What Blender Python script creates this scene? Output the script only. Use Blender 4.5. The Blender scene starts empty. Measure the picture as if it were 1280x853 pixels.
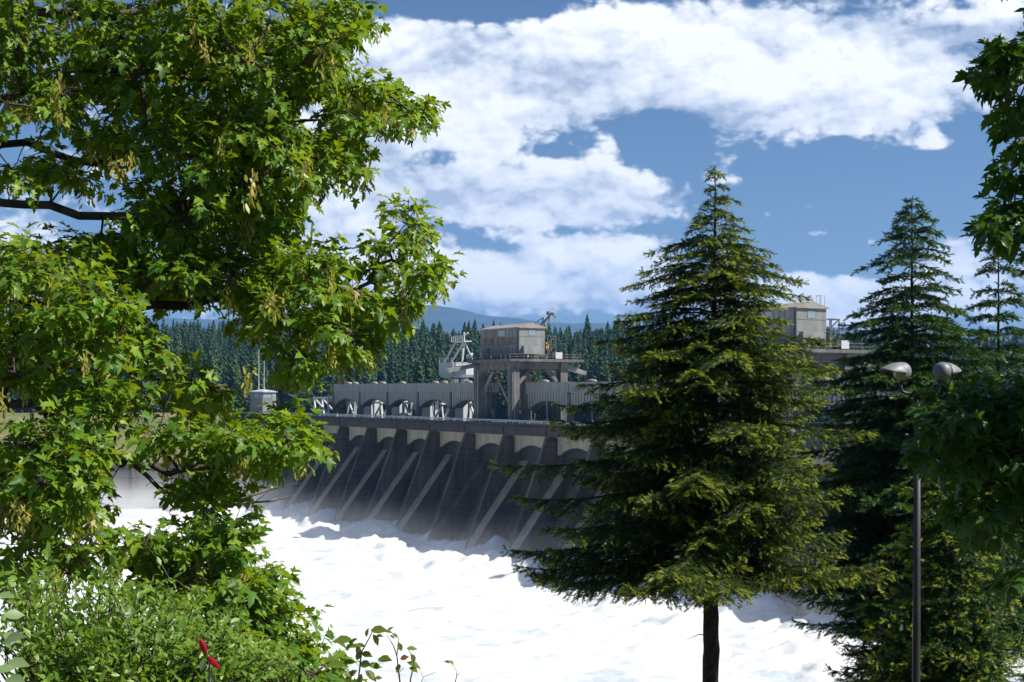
import bpy, bmesh, math, random
import numpy as np
from mathutils import Vector, Matrix

rng = np.random.default_rng(11)
random.seed(11)
SC = bpy.context.scene
COL = SC.collection
R = math.radians
F = 1760.0          # focal length of the photograph in its own pixels
HY = 488.0          # row of the horizon
def P(x, y, Z):     # a sighted point: pixel of the photograph + its distance
    return np.array([(x - 640) / F * Z, Z, (HY - y) / F * Z])

# ------------------------------------------------------------------ helpers
def tag(o, label=None, cat=None, group=None, kind=None):
    if label: o['label'] = label
    if cat: o['category'] = cat
    if group: o['group'] = group
    if kind: o['kind'] = kind
    return o

def empty(name, loc=(0, 0, 0), rz=0.0):
    o = bpy.data.objects.new(name, None)
    o.location = loc; o.rotation_euler = (0, 0, rz)
    o.empty_display_size = 0.2
    COL.objects.link(o)
    return o

def link(name, me, parent=None, loc=None):
    o = bpy.data.objects.new(name, me)
    COL.objects.link(o)
    if parent is not None: o.parent = parent
    if loc is not None: o.location = loc
    return o

def copy_tree(o, parent=None):
    c = o.copy(); COL.objects.link(c); c.parent = parent
    for ch in [x for x in o.children]:
        copy_tree(ch, c)
    return c

class MB:
    def __init__(s): s.v = []; s.f = []
    def add(s, vs, fs):
        b = len(s.v); s.v += [tuple(map(float, p)) for p in vs]
        s.f += [tuple(b + i for i in f) for f in fs]; return s
    def box(s, x0, x1, y0, y1, z0, z1):
        return s.add([(x0,y0,z0),(x1,y0,z0),(x1,y1,z0),(x0,y1,z0),(x0,y0,z1),(x1,y0,z1),(x1,y1,z1),(x0,y1,z1)],
                     [(0,3,2,1),(4,5,6,7),(0,1,5,4),(1,2,6,5),(2,3,7,6),(3,0,4,7)])
    def bar(s, p, q, w, h=None):
        p, q = Vector(p), Vector(q); d = (q - p).normalized(); h = h or w
        up = Vector((0,0,1)) if abs(d.z) < .95 else Vector((1,0,0))
        a = d.cross(up).normalized() * w / 2; b = a.cross(d).normalized() * h / 2
        vs = [p-a-b, p+a-b, p+a+b, p-a+b, q-a-b, q+a-b, q+a+b, q-a+b]
        return s.add(vs, [(0,1,2,3),(7,6,5,4),(0,4,5,1),(1,5,6,2),(2,6,7,3),(3,7,4,0)])
    def prism(s, poly, axis, a0, a1):
        n = len(poly)
        mk = (lambda u, w, t: (u, t, w)) if axis == 'y' else ((lambda u, w, t: (t, u, w)) if axis == 'x' else (lambda u, w, t: (u, w, t)))
        vs = [mk(u, w, a0) for u, w in poly] + [mk(u, w, a1) for u, w in poly]
        fs = [tuple(range(n)), tuple(range(2*n-1, n-1, -1))] + [(i, i+n, (i+1) % n + n, (i+1) % n) for i in range(n)]
        return s.add(vs, fs)
    def tube(s, pts, rad, n=6, cap=True):
        pts = [Vector(p) for p in pts]
        if not hasattr(rad, '__len__'): rad = [rad] * len(pts)
        rings = []; pa = None
        for i, p in enumerate(pts):
            d = (pts[min(i+1, len(pts)-1)] - pts[max(i-1, 0)])
            d = d.normalized() if d.length > 1e-9 else Vector((0,0,1))
            if pa is None:
                up = Vector((0,0,1)) if abs(d.z) < .9 else Vector((1,0,0)); pa = d.cross(up).normalized()
            else:
                pa = (pa - d * pa.dot(d)); pa = pa.normalized() if pa.length > 1e-6 else d.orthogonal().normalized()
            pb = d.cross(pa)
            rings.append([p + (pa*math.cos(2*math.pi*k/n) + pb*math.sin(2*math.pi*k/n)) * rad[i] for k in range(n)])
        vs = [v for r in rings for v in r]; fs = []
        for i in range(len(pts)-1):
            for k in range(n):
                fs.append((i*n+k, i*n+(k+1) % n, (i+1)*n+(k+1) % n, (i+1)*n+k))
        if cap: fs += [tuple(range(n-1,-1,-1)), tuple((len(pts)-1)*n+k for k in range(n))]
        return s.add(vs, fs)
    def lathe(s, prof, n, M, a0=0.0, a1=2*math.pi):     # prof: (radius, along axis z); M 4x4
        full = abs(a1 - a0 - 2*math.pi) < 1e-6; m = n if full else n + 1
        vs = []
        for r, z in prof:
            for k in range(m):
                a = a0 + (a1 - a0) * k / n
                vs.append(M @ Vector((r*math.cos(a), r*math.sin(a), z)))
        fs = []
        for i in range(len(prof)-1):
            for k in range(n):
                k2 = (k+1) % m
                fs.append((i*m+k, i*m+k2, (i+1)*m+k2, (i+1)*m+k))
        return s.add(vs, fs)
    def mesh(s, name, mat, smooth=False, fix=True):
        me = bpy.data.meshes.new(name); me.from_pydata(s.v, [], s.f)
        if fix:
            bm = bmesh.new(); bm.from_mesh(me); bmesh.ops.recalc_face_normals(bm, faces=bm.faces[:]); bm.to_mesh(me); bm.free()
        if mat: me.materials.append(mat)
        if smooth: me.polygons.foreach_set('use_smooth', [True]*len(me.polygons))
        me.update(); return me
    def build(s, name, mat, parent=None, smooth=False, loc=None):
        return link(name, s.mesh(name, mat, smooth), parent, loc)

def np_mesh(name, V, T, mats, midx=None, smooth=False):
    me = bpy.data.meshes.new(name)
    V = np.ascontiguousarray(V, dtype=np.float32); T = np.ascontiguousarray(T, dtype=np.int32)
    k = T.shape[1]
    me.vertices.add(len(V)); me.vertices.foreach_set('co', V.ravel())
    me.loops.add(T.size); me.loops.foreach_set('vertex_index', T.ravel())
    me.polygons.add(len(T))
    me.polygons.foreach_set('loop_start', np.arange(0, T.size, k, dtype=np.int32))
    me.polygons.foreach_set('loop_total', np.full(len(T), k, dtype=np.int32))
    for m in mats: me.materials.append(m)
    if midx is not None: me.polygons.foreach_set('material_index', np.ascontiguousarray(midx, dtype=np.int32))
    if smooth: me.polygons.foreach_set('use_smooth', np.ones(len(T), dtype=bool))
    me.update(calc_edges=True); return me

def scatter(tv, tt, X, Y, Z, pos, scale):
    """copies of one small template; X,Y,Z (N,3) axes, scale (N,) -> verts, tris"""
    N = len(pos); sc = np.asarray(scale).reshape(-1, 1, 1)
    V = (tv[None,:,0:1]*X[:,None,:] + tv[None,:,1:2]*Y[:,None,:] + tv[None,:,2:3]*Z[:,None,:]) * sc + pos[:,None,:]
    T = tt[None] + (np.arange(N) * len(tv))[:,None,None]
    return V.reshape(-1,3), T.reshape(-1, tt.shape[1])

def norm(a): return a / np.maximum(np.linalg.norm(a, axis=-1, keepdims=True), 1e-9)
def frame(tip, up):
    Y = norm(tip); X = norm(np.cross(Y, up)); Z = np.cross(X, Y); return X, Y, Z

# value noise (numpy) for terrain and water
_perm = rng.random((256, 256))
def vnoise(x, y):
    xi = np.floor(x).astype(int); yi = np.floor(y).astype(int); fx = x - xi; fy = y - yi
    fx = fx*fx*(3-2*fx); fy = fy*fy*(3-2*fy)
    g = lambda a, b: _perm[a % 256, b % 256]
    return (g(xi,yi)*(1-fx)+g(xi+1,yi)*fx)*(1-fy) + (g(xi,yi+1)*(1-fx)+g(xi+1,yi+1)*fx)*fy
def fbm(x, y, o=4):
    s = 0; a = .5
    for i in range(o): s = s + a*(vnoise(x*2**i+17.3*i, y*2**i+9.1*i)-.5); a *= .5
    return s*2

# ------------------------------------------------------------------ materials
def mat(name, c, rough=.85, c2=None, scale=1.0, stretch=(1,1,1), spec=.3, metal=0.0, lo=.35, hi=.65, bump=0.0, lines=None):
    m = bpy.data.materials.new(name); m.use_nodes = True; nt = m.node_tree; b = nt.nodes['Principled BSDF']
    b.inputs['Base Color'].default_value = (*c, 1); b.inputs['Roughness'].default_value = rough
    b.inputs['Specular IOR Level'].default_value = spec; b.inputs['Metallic'].default_value = metal
    if c2 is not None:
        tc = nt.nodes.new('ShaderNodeTexCoord'); mp = nt.nodes.new('ShaderNodeMapping'); mp.inputs['Scale'].default_value = stretch
        nz = nt.nodes.new('ShaderNodeTexNoise'); nz.inputs['Scale'].default_value = scale; nz.inputs['Detail'].default_value = 6
        nz.inputs['Roughness'].default_value = .62
        cr = nt.nodes.new('ShaderNodeValToRGB'); cr.color_ramp.elements[0].position = lo; cr.color_ramp.elements[1].position = hi
        cr.color_ramp.elements[0].color = (*c, 1); cr.color_ramp.elements[1].color = (*c2, 1)
        nt.links.new(tc.outputs['Object'], mp.inputs['Vector']); nt.links.new(mp.outputs['Vector'], nz.inputs['Vector'])
        nt.links.new(nz.outputs['Fac'], cr.inputs['Fac'])
        out = cr.outputs['Color']
        if lines:
            sp = nt.nodes.new('ShaderNodeSeparateXYZ'); nt.links.new(tc.outputs['Object'], sp.inputs[0])
            mu = nt.nodes.new('ShaderNodeMath'); mu.operation = 'MULTIPLY'; mu.inputs[1].default_value = 1/lines
            fr = nt.nodes.new('ShaderNodeMath'); fr.operation = 'FRACT'
            lt = nt.nodes.new('ShaderNodeMath'); lt.operation = 'LESS_THAN'; lt.inputs[1].default_value = .09
            nt.links.new(sp.outputs['Z'], mu.inputs[0]); nt.links.new(mu.outputs[0], fr.inputs[0]); nt.links.new(fr.outputs[0], lt.inputs[0])
            mx = nt.nodes.new('ShaderNodeMixRGB'); mx.blend_type = 'MULTIPLY'; mx.inputs['Color2'].default_value = (.56,.56,.58,1)
            nt.links.new(lt.outputs[0], mx.inputs['Fac']); nt.links.new(out, mx.inputs['Color1']); out = mx.outputs['Color']
        nt.links.new(out, b.inputs['Base Color'])
        if bump:
            bp = nt.nodes.new('ShaderNodeBump'); bp.inputs['Strength'].default_value = bump; bp.inputs['Distance'].default_value = .1
            nt.links.new(nz.outputs['Fac'], bp.inputs['Height']); nt.links.new(bp.outputs['Normal'], b.inputs['Normal'])
    return m

def leafmat(name, cols, trans, tmix=.42, rough=.42, spec=.45):
    """leaf: glossy diffuse front + light coming through; colour varies leaf by leaf"""
    m = bpy.data.materials.new(name); m.use_nodes = True; nt = m.node_tree; b = nt.nodes['Principled BSDF']
    out = nt.nodes['Material Output']
    g = nt.nodes.new('ShaderNodeNewGeometry'); cr = nt.nodes.new('ShaderNodeValToRGB')
    el = cr.color_ramp.elements
    while len(el) < len(cols): el.new(.5)
    for i, c in enumerate(cols):
        el[i].position = i / (len(cols)-1); el[i].color = (*c, 1)
    nt.links.new(g.outputs['Random Per Island'], cr.inputs['Fac']); nt.links.new(cr.outputs['Color'], b.inputs['Base Color'])
    b.inputs['Roughness'].default_value = rough; b.inputs['Specular IOR Level'].default_value = spec
    t = nt.nodes.new('ShaderNodeBsdfTranslucent')
    mx0 = nt.nodes.new('ShaderNodeMixRGB'); mx0.blend_type = 'MIX'; mx0.inputs['Fac'].default_value = .25
    mx0.inputs['Color1'].default_value = (*trans, 1); nt.links.new(cr.outputs['Color'], mx0.inputs['Color2'])
    nt.links.new(mx0.outputs['Color'], t.inputs['Color'])
    mx = nt.nodes.new('ShaderNodeMixShader'); mx.inputs['Fac'].default_value = tmix
    nt.links.new(b.outputs['BSDF'], mx.inputs[1]); nt.links.new(t.outputs['BSDF'], mx.inputs[2])
    nt.links.new(mx.outputs['Shader'], out.inputs['Surface'])
    return m

M = {}
M['dam'] = mat('weathered_concrete', (.042,.038,.034), .9, (.165,.145,.123), .42, (1,1,.13), lo=.30, hi=.78, lines=1.6)
_t = M['dam'].node_tree; _b = _t.nodes['Principled BSDF']; _src = _b.inputs['Base Color'].links[0].from_socket
_n = _t.nodes.new('ShaderNodeTexNoise'); _n.inputs['Scale'].default_value = .07; _n.inputs['Detail'].default_value = 7; _n.inputs['Roughness'].default_value = .7
_tc = [n for n in _t.nodes if n.type == 'TEX_COORD'][0]; _t.links.new(_tc.outputs['Object'], _n.inputs['Vector'])
_r = _t.nodes.new('ShaderNodeValToRGB'); _r.color_ramp.elements[0].position = .38; _r.color_ramp.elements[0].color = (.62,.60,.58,1); _r.color_ramp.elements[1].position = .64; _r.color_ramp.elements[1].color = (1.35,1.25,1.12,1)
_m = _t.nodes.new('ShaderNodeMixRGB'); _m.blend_type = 'MULTIPLY'; _m.inputs['Fac'].default_value = 1
_t.links.new(_n.outputs['Fac'], _r.inputs['Fac']); _t.links.new(_src, _m.inputs['Color1']); _t.links.new(_r.outputs['Color'], _m.inputs['Color2']); _t.links.new(_m.outputs['Color'], _b.inputs['Base Color'])
M['fascia'] = mat('dark_concrete', (.040,.039,.037), .9, (.085,.080,.074), .5, (1,1,.25), lo=.3, hi=.75, lines=.9)
M['sunstrip_coping'] = mat('sunlit_strip_and_coping', (.26,.205,.155), .9, (.37,.305,.24), .5, (1,1,1))  # pale tone paints sunlight on the pier sides; also the coping concrete
M['beige'] = mat('beige_painted_steel', (.30,.275,.205), .7, (.44,.405,.31), .5, (1,1,.2))
M['girder'] = mat('grey_girder_paint', (.22,.22,.21), .7, (.30,.297,.28), .6, (1,1,.2))
M['rib'] = mat('grey_rib_paint', (.26,.26,.245), .7, (.36,.36,.335), 1.2, (1,1,.15))
M['dark'] = mat('dark_steel_and_gap_shade', (.045,.045,.048), .7, (.08,.075,.07), .8)
M['crane'] = mat('weathered_grey_steel', (.080,.078,.075), .75, (.165,.158,.148), .5, (1,1,.3))
M['house'] = mat('weathered_cladding', (.150,.153,.148), .75, (.28,.283,.274), .35, (1,1,.35))
M['rust'] = mat('rust_stained_cladding', (.14,.075,.052), .85, (.25,.235,.21), .9, (1,1,.35), lo=.42, hi=.62)
M['roof'] = mat('pale_roof', (.24,.225,.20), .8, (.34,.315,.28), .5)
M['white'] = mat('white_paint', (.46,.47,.48), .5, (.56,.56,.555), .6)
M['rail'] = mat('pale_rail_paint', (.34,.375,.40), .5, (.46,.48,.49), .3)
M['glass'] = mat('window_glass', (.20,.26,.30), .15, (.36,.42,.46), .4, spec=.6)
M['yellow'] = mat('yellow_paint', (.62,.36,.04), .6, (.70,.42,.06), 2)
M['bark'] = mat('grey_brown_bark', (.045,.036,.028), .95, (.115,.095,.075), 5, (1,1,.3), bump=.6)
M['bark_pale'] = mat('pale_dead_bark', (.26,.21,.155), .9, (.42,.36,.29), 8)
M['spruce_bark'] = mat('dark_scaly_bark', (.034,.026,.021), .95, (.10,.08,.064), 9, (1,1,.5), bump=.8)
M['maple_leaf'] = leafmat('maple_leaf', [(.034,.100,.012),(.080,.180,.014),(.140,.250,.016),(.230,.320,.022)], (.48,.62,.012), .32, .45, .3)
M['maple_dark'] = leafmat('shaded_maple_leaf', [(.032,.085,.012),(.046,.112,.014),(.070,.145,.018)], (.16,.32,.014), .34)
M['seed'] = leafmat('samara', [(.36,.38,.07),(.46,.43,.09),(.46,.33,.09)], (.62,.60,.11), .42)
M['shrub_leaf'] = leafmat('shrub_leaf', [(.085,.18,.020),(.14,.255,.03),(.22,.33,.055)], (.42,.58,.04), .36)
M['sapling_leaf'] = leafmat('sapling_leaf', [(.10,.17,.022),(.18,.25,.03),(.26,.29,.04)], (.46,.52,.06), .45)
M['brown_leaf'] = leafmat('brown_leaf', [(.28,.11,.025),(.32,.13,.03)], (.42,.17,.04), .3)
M['salal_leaf'] = leafmat('salal_leaf', [(.20,.30,.12),(.26,.36,.16)], (.36,.48,.16), .35)
M['red'] = leafmat('red_petal', [(.38,.008,.024),(.48,.014,.034)], (.55,.02,.05), .3, .3)
M['needle'] = leafmat('spruce_needle', [(.030,.066,.014),(.048,.092,.017),(.072,.118,.022)], (.11,.16,.016), .26, .5, .35)
M['needle_tip'] = leafmat('young_lit_spruce_needle', [(.20,.26,.020),(.27,.32,.024),(.35,.37,.030)], (.50,.54,.03), .38, .5, .35)  # new growth tone, brightened further so the bough tips look top lit
M['needle_b'] = leafmat('dark_needle', [(.018,.056,.014),(.030,.078,.018),(.046,.10,.022)], (.055,.125,.016), .22, .5, .35)
M['needle_b_tip'] = leafmat('dark_needle_tip', [(.065,.155,.026),(.10,.195,.03)], (.15,.29,.025), .32, .5, .35)
M['far_needle'] = leafmat('distant_needle', [(.016,.046,.020),(.032,.072,.026),(.055,.105,.036)], (.04,.08,.02), .15, .8, .1)
M['far_needle_b'] = leafmat('distant_needle_light', [(.034,.075,.026),(.055,.105,.032),(.085,.14,.042)], (.06,.11,.02), .15, .8, .1)
M['far_leaf'] = leafmat('distant_leaf', [(.050,.095,.022),(.070,.12,.028),(.095,.15,.036)], (.10,.18,.03), .25, .7, .2)
for nm_ in ('far_needle', 'far_needle_b', 'far_leaf'):
    t_ = M[nm_].node_tree; g_ = [n for n in t_.nodes if n.type == 'NEW_GEOMETRY'][0]; c_ = [n for n in t_.nodes if n.type == 'VALTORGB'][0]
    z_ = t_.nodes.new('ShaderNodeTexNoise'); z_.inputs['Scale'].default_value = .09; z_.inputs['Detail'].default_value = 4
    q_ = t_.nodes.new('ShaderNodeMapRange'); q_.inputs['From Min'].default_value = .32; q_.inputs['From Max'].default_value = .68
    t_.links.new(g_.outputs['Position'], z_.inputs['Vector']); t_.links.new(z_.outputs['Fac'], q_.inputs['Value']); t_.links.new(q_.outputs[0], c_.inputs['Fac'])
M['lamp'] = mat('grey_lamp_paint', (.165,.172,.182), .5, (.20,.207,.217), 3, spec=.5)
M['pole'] = mat('brown_grey_pole_paint', (.026,.022,.021), .5, (.04,.034,.032), 3, spec=.5)
M['lens'] = mat('lamp_lens', (.30,.27,.17), .25, (.42,.38,.26), 6, spec=.6)
M['soil'] = mat('bank_soil', (.055,.06,.026), .95, (.11,.10,.05), 1.2, bump=.4)
M['grass'] = mat('far_grass', (.085,.125,.028), .95, (.24,.20,.085), .05, (1,1.6,1), lo=.35, hi=.7)
M['hill'] = mat('forest_floor', (.018,.03,.014), .95, (.03,.045,.02), .05)
M['mount'] = mat('mountain_forest', (.018,.034,.022), .95, (.035,.055,.030), .006, (1,1,2))
M['wall'] = mat('tan_concrete', (.13,.117,.10), .9, (.22,.20,.172), .15, (1,1,.2), lines=3)
M['calm'] = mat('reservoir_water', (.02,.05,.055), .08, (.03,.06,.065), .05, spec=.5)

# ------------------------------------------------------------------ camera
cd = bpy.data.cameras.new('camera'); cam = bpy.data.objects.new('camera', cd); COL.objects.link(cam)
cam.rotation_euler = (R(90), 0, 0)
cd.sensor_width = 36; cd.lens = F / 1280 * 36; cd.shift_y = (HY - 426.5) / 1280
cd.clip_start = .1; cd.clip_end = 30000
SC.camera = cam

# ------------------------------------------------------------------ sun + sky
SUN_AZ = math.atan2(.97, -.21)     # clockwise from +Y
SUN_EL = R(47)
sd = np.array([math.sin(SUN_AZ)*math.cos(SUN_EL), math.cos(SUN_AZ)*math.cos(SUN_EL), math.sin(SUN_EL)])
ld = bpy.data.lights.new('sun', 'SUN'); ld.energy = 5.0; ld.angle = R(.5); ld.color = (1, .95, .86)
lo = bpy.data.objects.new('sun', ld); COL.objects.link(lo)
lo.rotation_euler = Vector(sd).to_track_quat('Z', 'Y').to_euler(); lo.location = (60, -20, 80)

W = bpy.data.worlds.new('World'); SC.world = W; W.use_nodes = True
nt = W.node_tree; nt.nodes.clear()
N = nt.nodes.new; L = nt.links.new
def val(op, a, b=None, c=None, clamp=False):
    n = N('ShaderNodeMath'); n.operation = op; n.use_clamp = clamp
    for i, x in enumerate((a, b, c)):
        if x is None: continue
        if isinstance(x, (int, float)): n.inputs[i].default_value = x
        else: L(x, n.inputs[i])
    return n.outputs[0]
out = N('ShaderNodeOutputWorld'); bg = N('ShaderNodeBackground'); L(bg.outputs[0], out.inputs[0])
sky = N('ShaderNodeTexSky'); sky.sky_type = 'NISHITA'; sky.sun_disc = False
sky.sun_elevation = SUN_EL; sky.sun_rotation = SUN_AZ; sky.air_density = 1.0; sky.dust_density = .3; sky.ozone_density = 2.0; sky.altitude = 100
tc = N('ShaderNodeTexCoord'); sp = N('ShaderNodeSeparateXYZ'); L(tc.outputs['Generated'], sp.inputs[0])
az = val('ARCTAN2', sp.outputs['X'], sp.outputs['Y']); el = val('ARCSINE', sp.outputs['Z'])
def cloudnoise(da, de, scale, detail, sy, seed, rough=.55, dist=.0):
    cx = N('ShaderNodeCombineXYZ'); L(val('ADD', az, da), cx.inputs[0]); L(val('MULTIPLY', val('ADD', el, de), sy), cx.inputs[1])
    cx.inputs[2].default_value = seed
    nz = N('ShaderNodeTexNoise'); nz.inputs['Scale'].default_value = scale; nz.inputs['Detail'].default_value = detail
    nz.inputs['Roughness'].default_value = rough; nz.inputs['Distortion'].default_value = dist
    L(cx.outputs[0], nz.inputs['Vector']); return nz.outputs['Fac']
def blob(x, y, rx, ry, w):
    a0 = math.atan((x-640)/F); e0 = math.atan((HY-y)/F*math.cos(a0))
    u = val('MULTIPLY', val('SUBTRACT', az, a0), F/rx); v = val('MULTIPLY', val('SUBTRACT', el, e0), F/ry)
    q = val('ADD', val('MULTIPLY', u, u), val('MULTIPLY', v, v))
    return val('MULTIPLY', val('EXPONENT', val('MULTIPLY', q, -1.0)), w)
BL = [(780,80,330,80,.24),(560,130,170,60,.16),(1110,105,180,80,.27),(620,245,260,42,.20),(760,300,110,60,.10),(600,350,300,36,.22),(1010,375,110,32,.24),
      (1190,308,46,26,.22),(1088,303,40,24,.20),(1158,184,44,14,.24),(958,268,30,8,.20),(1012,258,26,9,.21),(1065,257,44,8,.22),(1020,292,22,8,.20),(110,330,200,60,.10),(60,210,120,40,.08),
      (1230,350,90,40,.14),(420,300,120,60,.12),(900,190,30,50,.03),(920,225,30,7,.12),(510,75,60,40,.16),
      (570,4,110,22,-.26),(820,176,56,30,-.28),(1010,240,150,42,-.26),(1110,205,110,26,-.20),(720,255,170,40,.10),(470,180,80,40,.10),(620,330,240,26,.06),(900,330,60,60,-.16),(1040,320,110,34,-.16),(1200,240,120,40,-.20),
      (552,198,44,16,-.10),(700,288,170,10,-.09),(560,306,110,9,-.08),(690,190,30,8,-.12),(620,372,330,24,.12),(990,385,150,20,.10),(800,0,30,8,-.12),(1190,66,40,10,-.10)]
bias = None
for bl in BL:
    t = blob(*bl); bias = t if bias is None else val('ADD', bias, t)
def billow(da, de, scale, seed):
    return val('ABSOLUTE', val('SUBTRACT', val('MULTIPLY', cloudnoise(da, de, scale, 3, 1.45, seed, .5, .2), 2.0), 1.0))
big = cloudnoise(0, 0, 8.0, 10, 1.9, 3.1, .55, .25)
big2 = cloudnoise(.016, .022, 8.0, 10, 1.9, 3.1, .55, .25)
fine = val('ADD', val('MULTIPLY', billow(0, 0, 21, 9.7), .8), val('ADD', val('MULTIPLY', billow(0, 0, 46, 2.2), .5), val('MULTIPLY', cloudnoise(0, 0, 90, 6, 1.5, 5.5, .6), .45)))
fine2 = val('ADD', val('MULTIPLY', billow(.006, .010, 21, 9.7), .8), val('ADD', val('MULTIPLY', billow(.004, .006, 46, 2.2), .5), val('MULTIPLY', cloudnoise(.002, .003, 90, 6, 1.5, 5.5, .6), .45)))
hi_ = N('ShaderNodeMapRange'); hi_.interpolation_type = 'SMOOTHSTEP'; L(el, hi_.inputs['Value']); hi_.inputs['From Min'].default_value = .32; hi_.inputs['From Max'].default_value = .60
bk_ = N('ShaderNodeMapRange'); bk_.interpolation_type = 'SMOOTHSTEP'; L(val('ABSOLUTE', az), bk_.inputs['Value']); bk_.inputs['From Min'].default_value = .55; bk_.inputs['From Max'].default_value = 1.3
dens = val('ADD', val('ADD', val('MULTIPLY', big, .62), val('MULTIPLY', fine, .40)), val('SUBTRACT', val('MULTIPLY', bias, 1.35), .03))
dens = val('SUBTRACT', dens, val('ADD', val('MULTIPLY', hi_.outputs[0], .30), val('MULTIPLY', bk_.outputs[0], .10)))
mask = N('ShaderNodeMapRange'); mask.interpolation_type = 'SMOOTHSTEP'; L(dens, mask.inputs['Value'])
mask.inputs['From Min'].default_value = .505; mask.inputs['From Max'].default_value = .635
lit = val('ADD', val('MULTIPLY', val('SUBTRACT', big, big2), 3.6), val('MULTIPLY', val('SUBTRACT', fine, fine2), .9))
thick = N('ShaderNodeMapRange'); L(dens, thick.inputs['Value']); thick.inputs['From Min'].default_value = .56; thick.inputs['From Max'].default_value = .86
lit = val('ADD', val('ADD', lit, .50), val('MULTIPLY', thick.outputs[0], .20), clamp=True)
ccr = N('ShaderNodeValToRGB'); L(lit, ccr.inputs['Fac'])
e = ccr.color_ramp.elements; e[0].position = 0; e[0].color = (.33,.39,.50,1); e[1].position = .92; e[1].color = (.80,.805,.82,1)
m_ = e.new(.44); m_.color = (.58,.62,.69,1)
skc = N('ShaderNodeMixRGB'); skc.blend_type = 'MULTIPLY'; skc.inputs['Fac'].default_value = 1
L(sky.outputs[0], skc.inputs['Color1']); skc.inputs['Color2'].default_value = (.74*.10*.49, .91*.10*.49, 1.13*.10*.49, 1)
mixc = N('ShaderNodeMixRGB'); L(mask.outputs[0], mixc.inputs['Fac']); L(skc.outputs[0], mixc.inputs['Color1']); L(ccr.outputs[0], mixc.inputs['Color2'])
sc10 = N('ShaderNodeMixRGB'); sc10.blend_type = 'MULTIPLY'; sc10.inputs['Fac'].default_value = 1
low_ = N('ShaderNodeMapRange'); L(el, low_.inputs['Value']); low_.inputs['From Min'].default_value = .0; low_.inputs['From Max'].default_value = .16; low_.inputs['To Min'].default_value = 1.30; low_.inputs['To Max'].default_value = 1.0
cl2_ = N('ShaderNodeVectorMath'); cl2_.operation = 'SCALE'; L(ccr.outputs[0], cl2_.inputs[0]); L(low_.outputs[0], cl2_.inputs['Scale']); L(cl2_.outputs[0], mixc.inputs['Color2'])
L(mixc.outputs[0], sc10.inputs['Color1']); sc10.inputs['Color2'].default_value = (10, 10, 10, 1)
L(sc10.outputs[0], bg.inputs['Color']); bg.inputs['Strength'].default_value = .1

# ------------------------------------------------------------------ render settings
SC.view_settings.view_transform = 'Standard'; SC.view_settings.look = 'None'
SC.view_settings.exposure = .6; SC.view_settings.gamma = 1
SC.render.engine = 'CYCLES'
cy = SC.cycles
cy.use_denoising = True
cy.max_bounces = 6; cy.diffuse_bounces = 3; cy.glossy_bounces = 2; cy.transmission_bounces = 4; cy.volume_bounces = 0; cy.transparent_max_bounces = 8
cy.caustics_reflective = False; cy.caustics_refractive = False

# ------------------------------------------------------------------ the setting: terrain, water
WL = -36.5
def grid(name, xs, ys, fz, m, smooth=True):
    X, Y = np.meshgrid(xs, ys); Zz = fz(X, Y)
    V = np.stack([X, Y, Zz], -1).reshape(-1, 3); nx, ny = len(xs), len(ys)
    i = np.arange(nx-1)[None,:] + (np.arange(ny-1)*nx)[:,None]
    Q = np.stack([i, i+1, i+nx+1, i+nx], -1).reshape(-1, 4)
    return tag(link(name, np_mesh(name, V, Q, [m], smooth=smooth)), kind='structure')

def bank_z(X, Y):
    yy = Y - .05*np.abs(X)*0
    z = np.interp(yy, [-60, 7.4, 14, 30, 88, 110], [-1.7, -1.7, -4.6, -10.6, -37.5, -40])
    return z + np.clip((yy-8)/10, 0, 1)*fbm(X*.2, yy*.2)*.5
grid('riverbank', np.linspace(-260, 260, 170), np.linspace(-60, 110, 140), bank_z, M['soil'])

A = np.array([.523, -.853]); Nn = np.array([-.853, -.523])     # along the dam (towards us), downstream
P0 = np.array([(405.6-640)/F*424, 424.0]); PITCH = 18.3
def dam_n(X, Y): return (X-P0[0])*Nn[0] + (Y-P0[1])*Nn[1]
def dam_s(X, Y): return (X-P0[0])*A[0] + (Y-P0[1])*A[1]

def river_z(X, Y):
    n = dam_n(X, Y); s = dam_s(X, Y)
    near = np.exp(-np.clip(n-12, 0, 400)/26.0)
    roll = 1-np.abs(fbm(s*.10, n*.055, 5))*2
    z = WL + .32*(roll-.7) + fbm(X*.35, Y*.35, 4)*.30 + fbm(X*1.1, Y*1.1, 2)*.10
    jet = np.clip(fbm(s*.16+40, n*.11+7, 5), -.2, 1)
    z = z + near*(jet*6.0 + 0.5 + 1.3*fbm(s*.4, n*.35, 4) + .5*fbm(X*1.3, Y*1.3, 3)) + .22*fbm(X*1.9, Y*.8, 3)
    bay = np.mod(s+1.5, PITCH)/PITCH
    z = z + np.where((n > 2) & (n < 30), 1.3*np.sin(np.pi*np.clip(bay, 0, 1))*np.exp(-((n-15)/9.0)**2), 0)
    return np.where(n < -3, WL-1.5, z)
water = bpy.data.materials.new('white_water'); water.use_nodes = True
wn = water.node_tree; wb = wn.nodes['Principled BSDF']; wb.inputs['Roughness'].default_value = .55; wb.inputs['Specular IOR Level'].default_value = .3
wt = wn.nodes.new('ShaderNodeTexCoord'); wz = wn.nodes.new('ShaderNodeTexNoise'); wz.inputs['Scale'].default_value = .11; wz.inputs['Detail'].default_value = 9; wz.inputs['Roughness'].default_value = .65
wc = wn.nodes.new('ShaderNodeValToRGB'); wc.color_ramp.elements[0].position = .36; wc.color_ramp.elements[0].color = (.50,.565,.59,1)
wc.color_ramp.elements[1].position = .50; wc.color_ramp.elements[1].color = (.74,.75,.75,1)
wn.links.new(wt.outputs['Object'], wz.inputs['Vector']); wn.links.new(wz.outputs['Fac'], wc.inputs['Fac']); wn.links.new(wc.outputs[0], wb.inputs['Base Color'])
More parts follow.
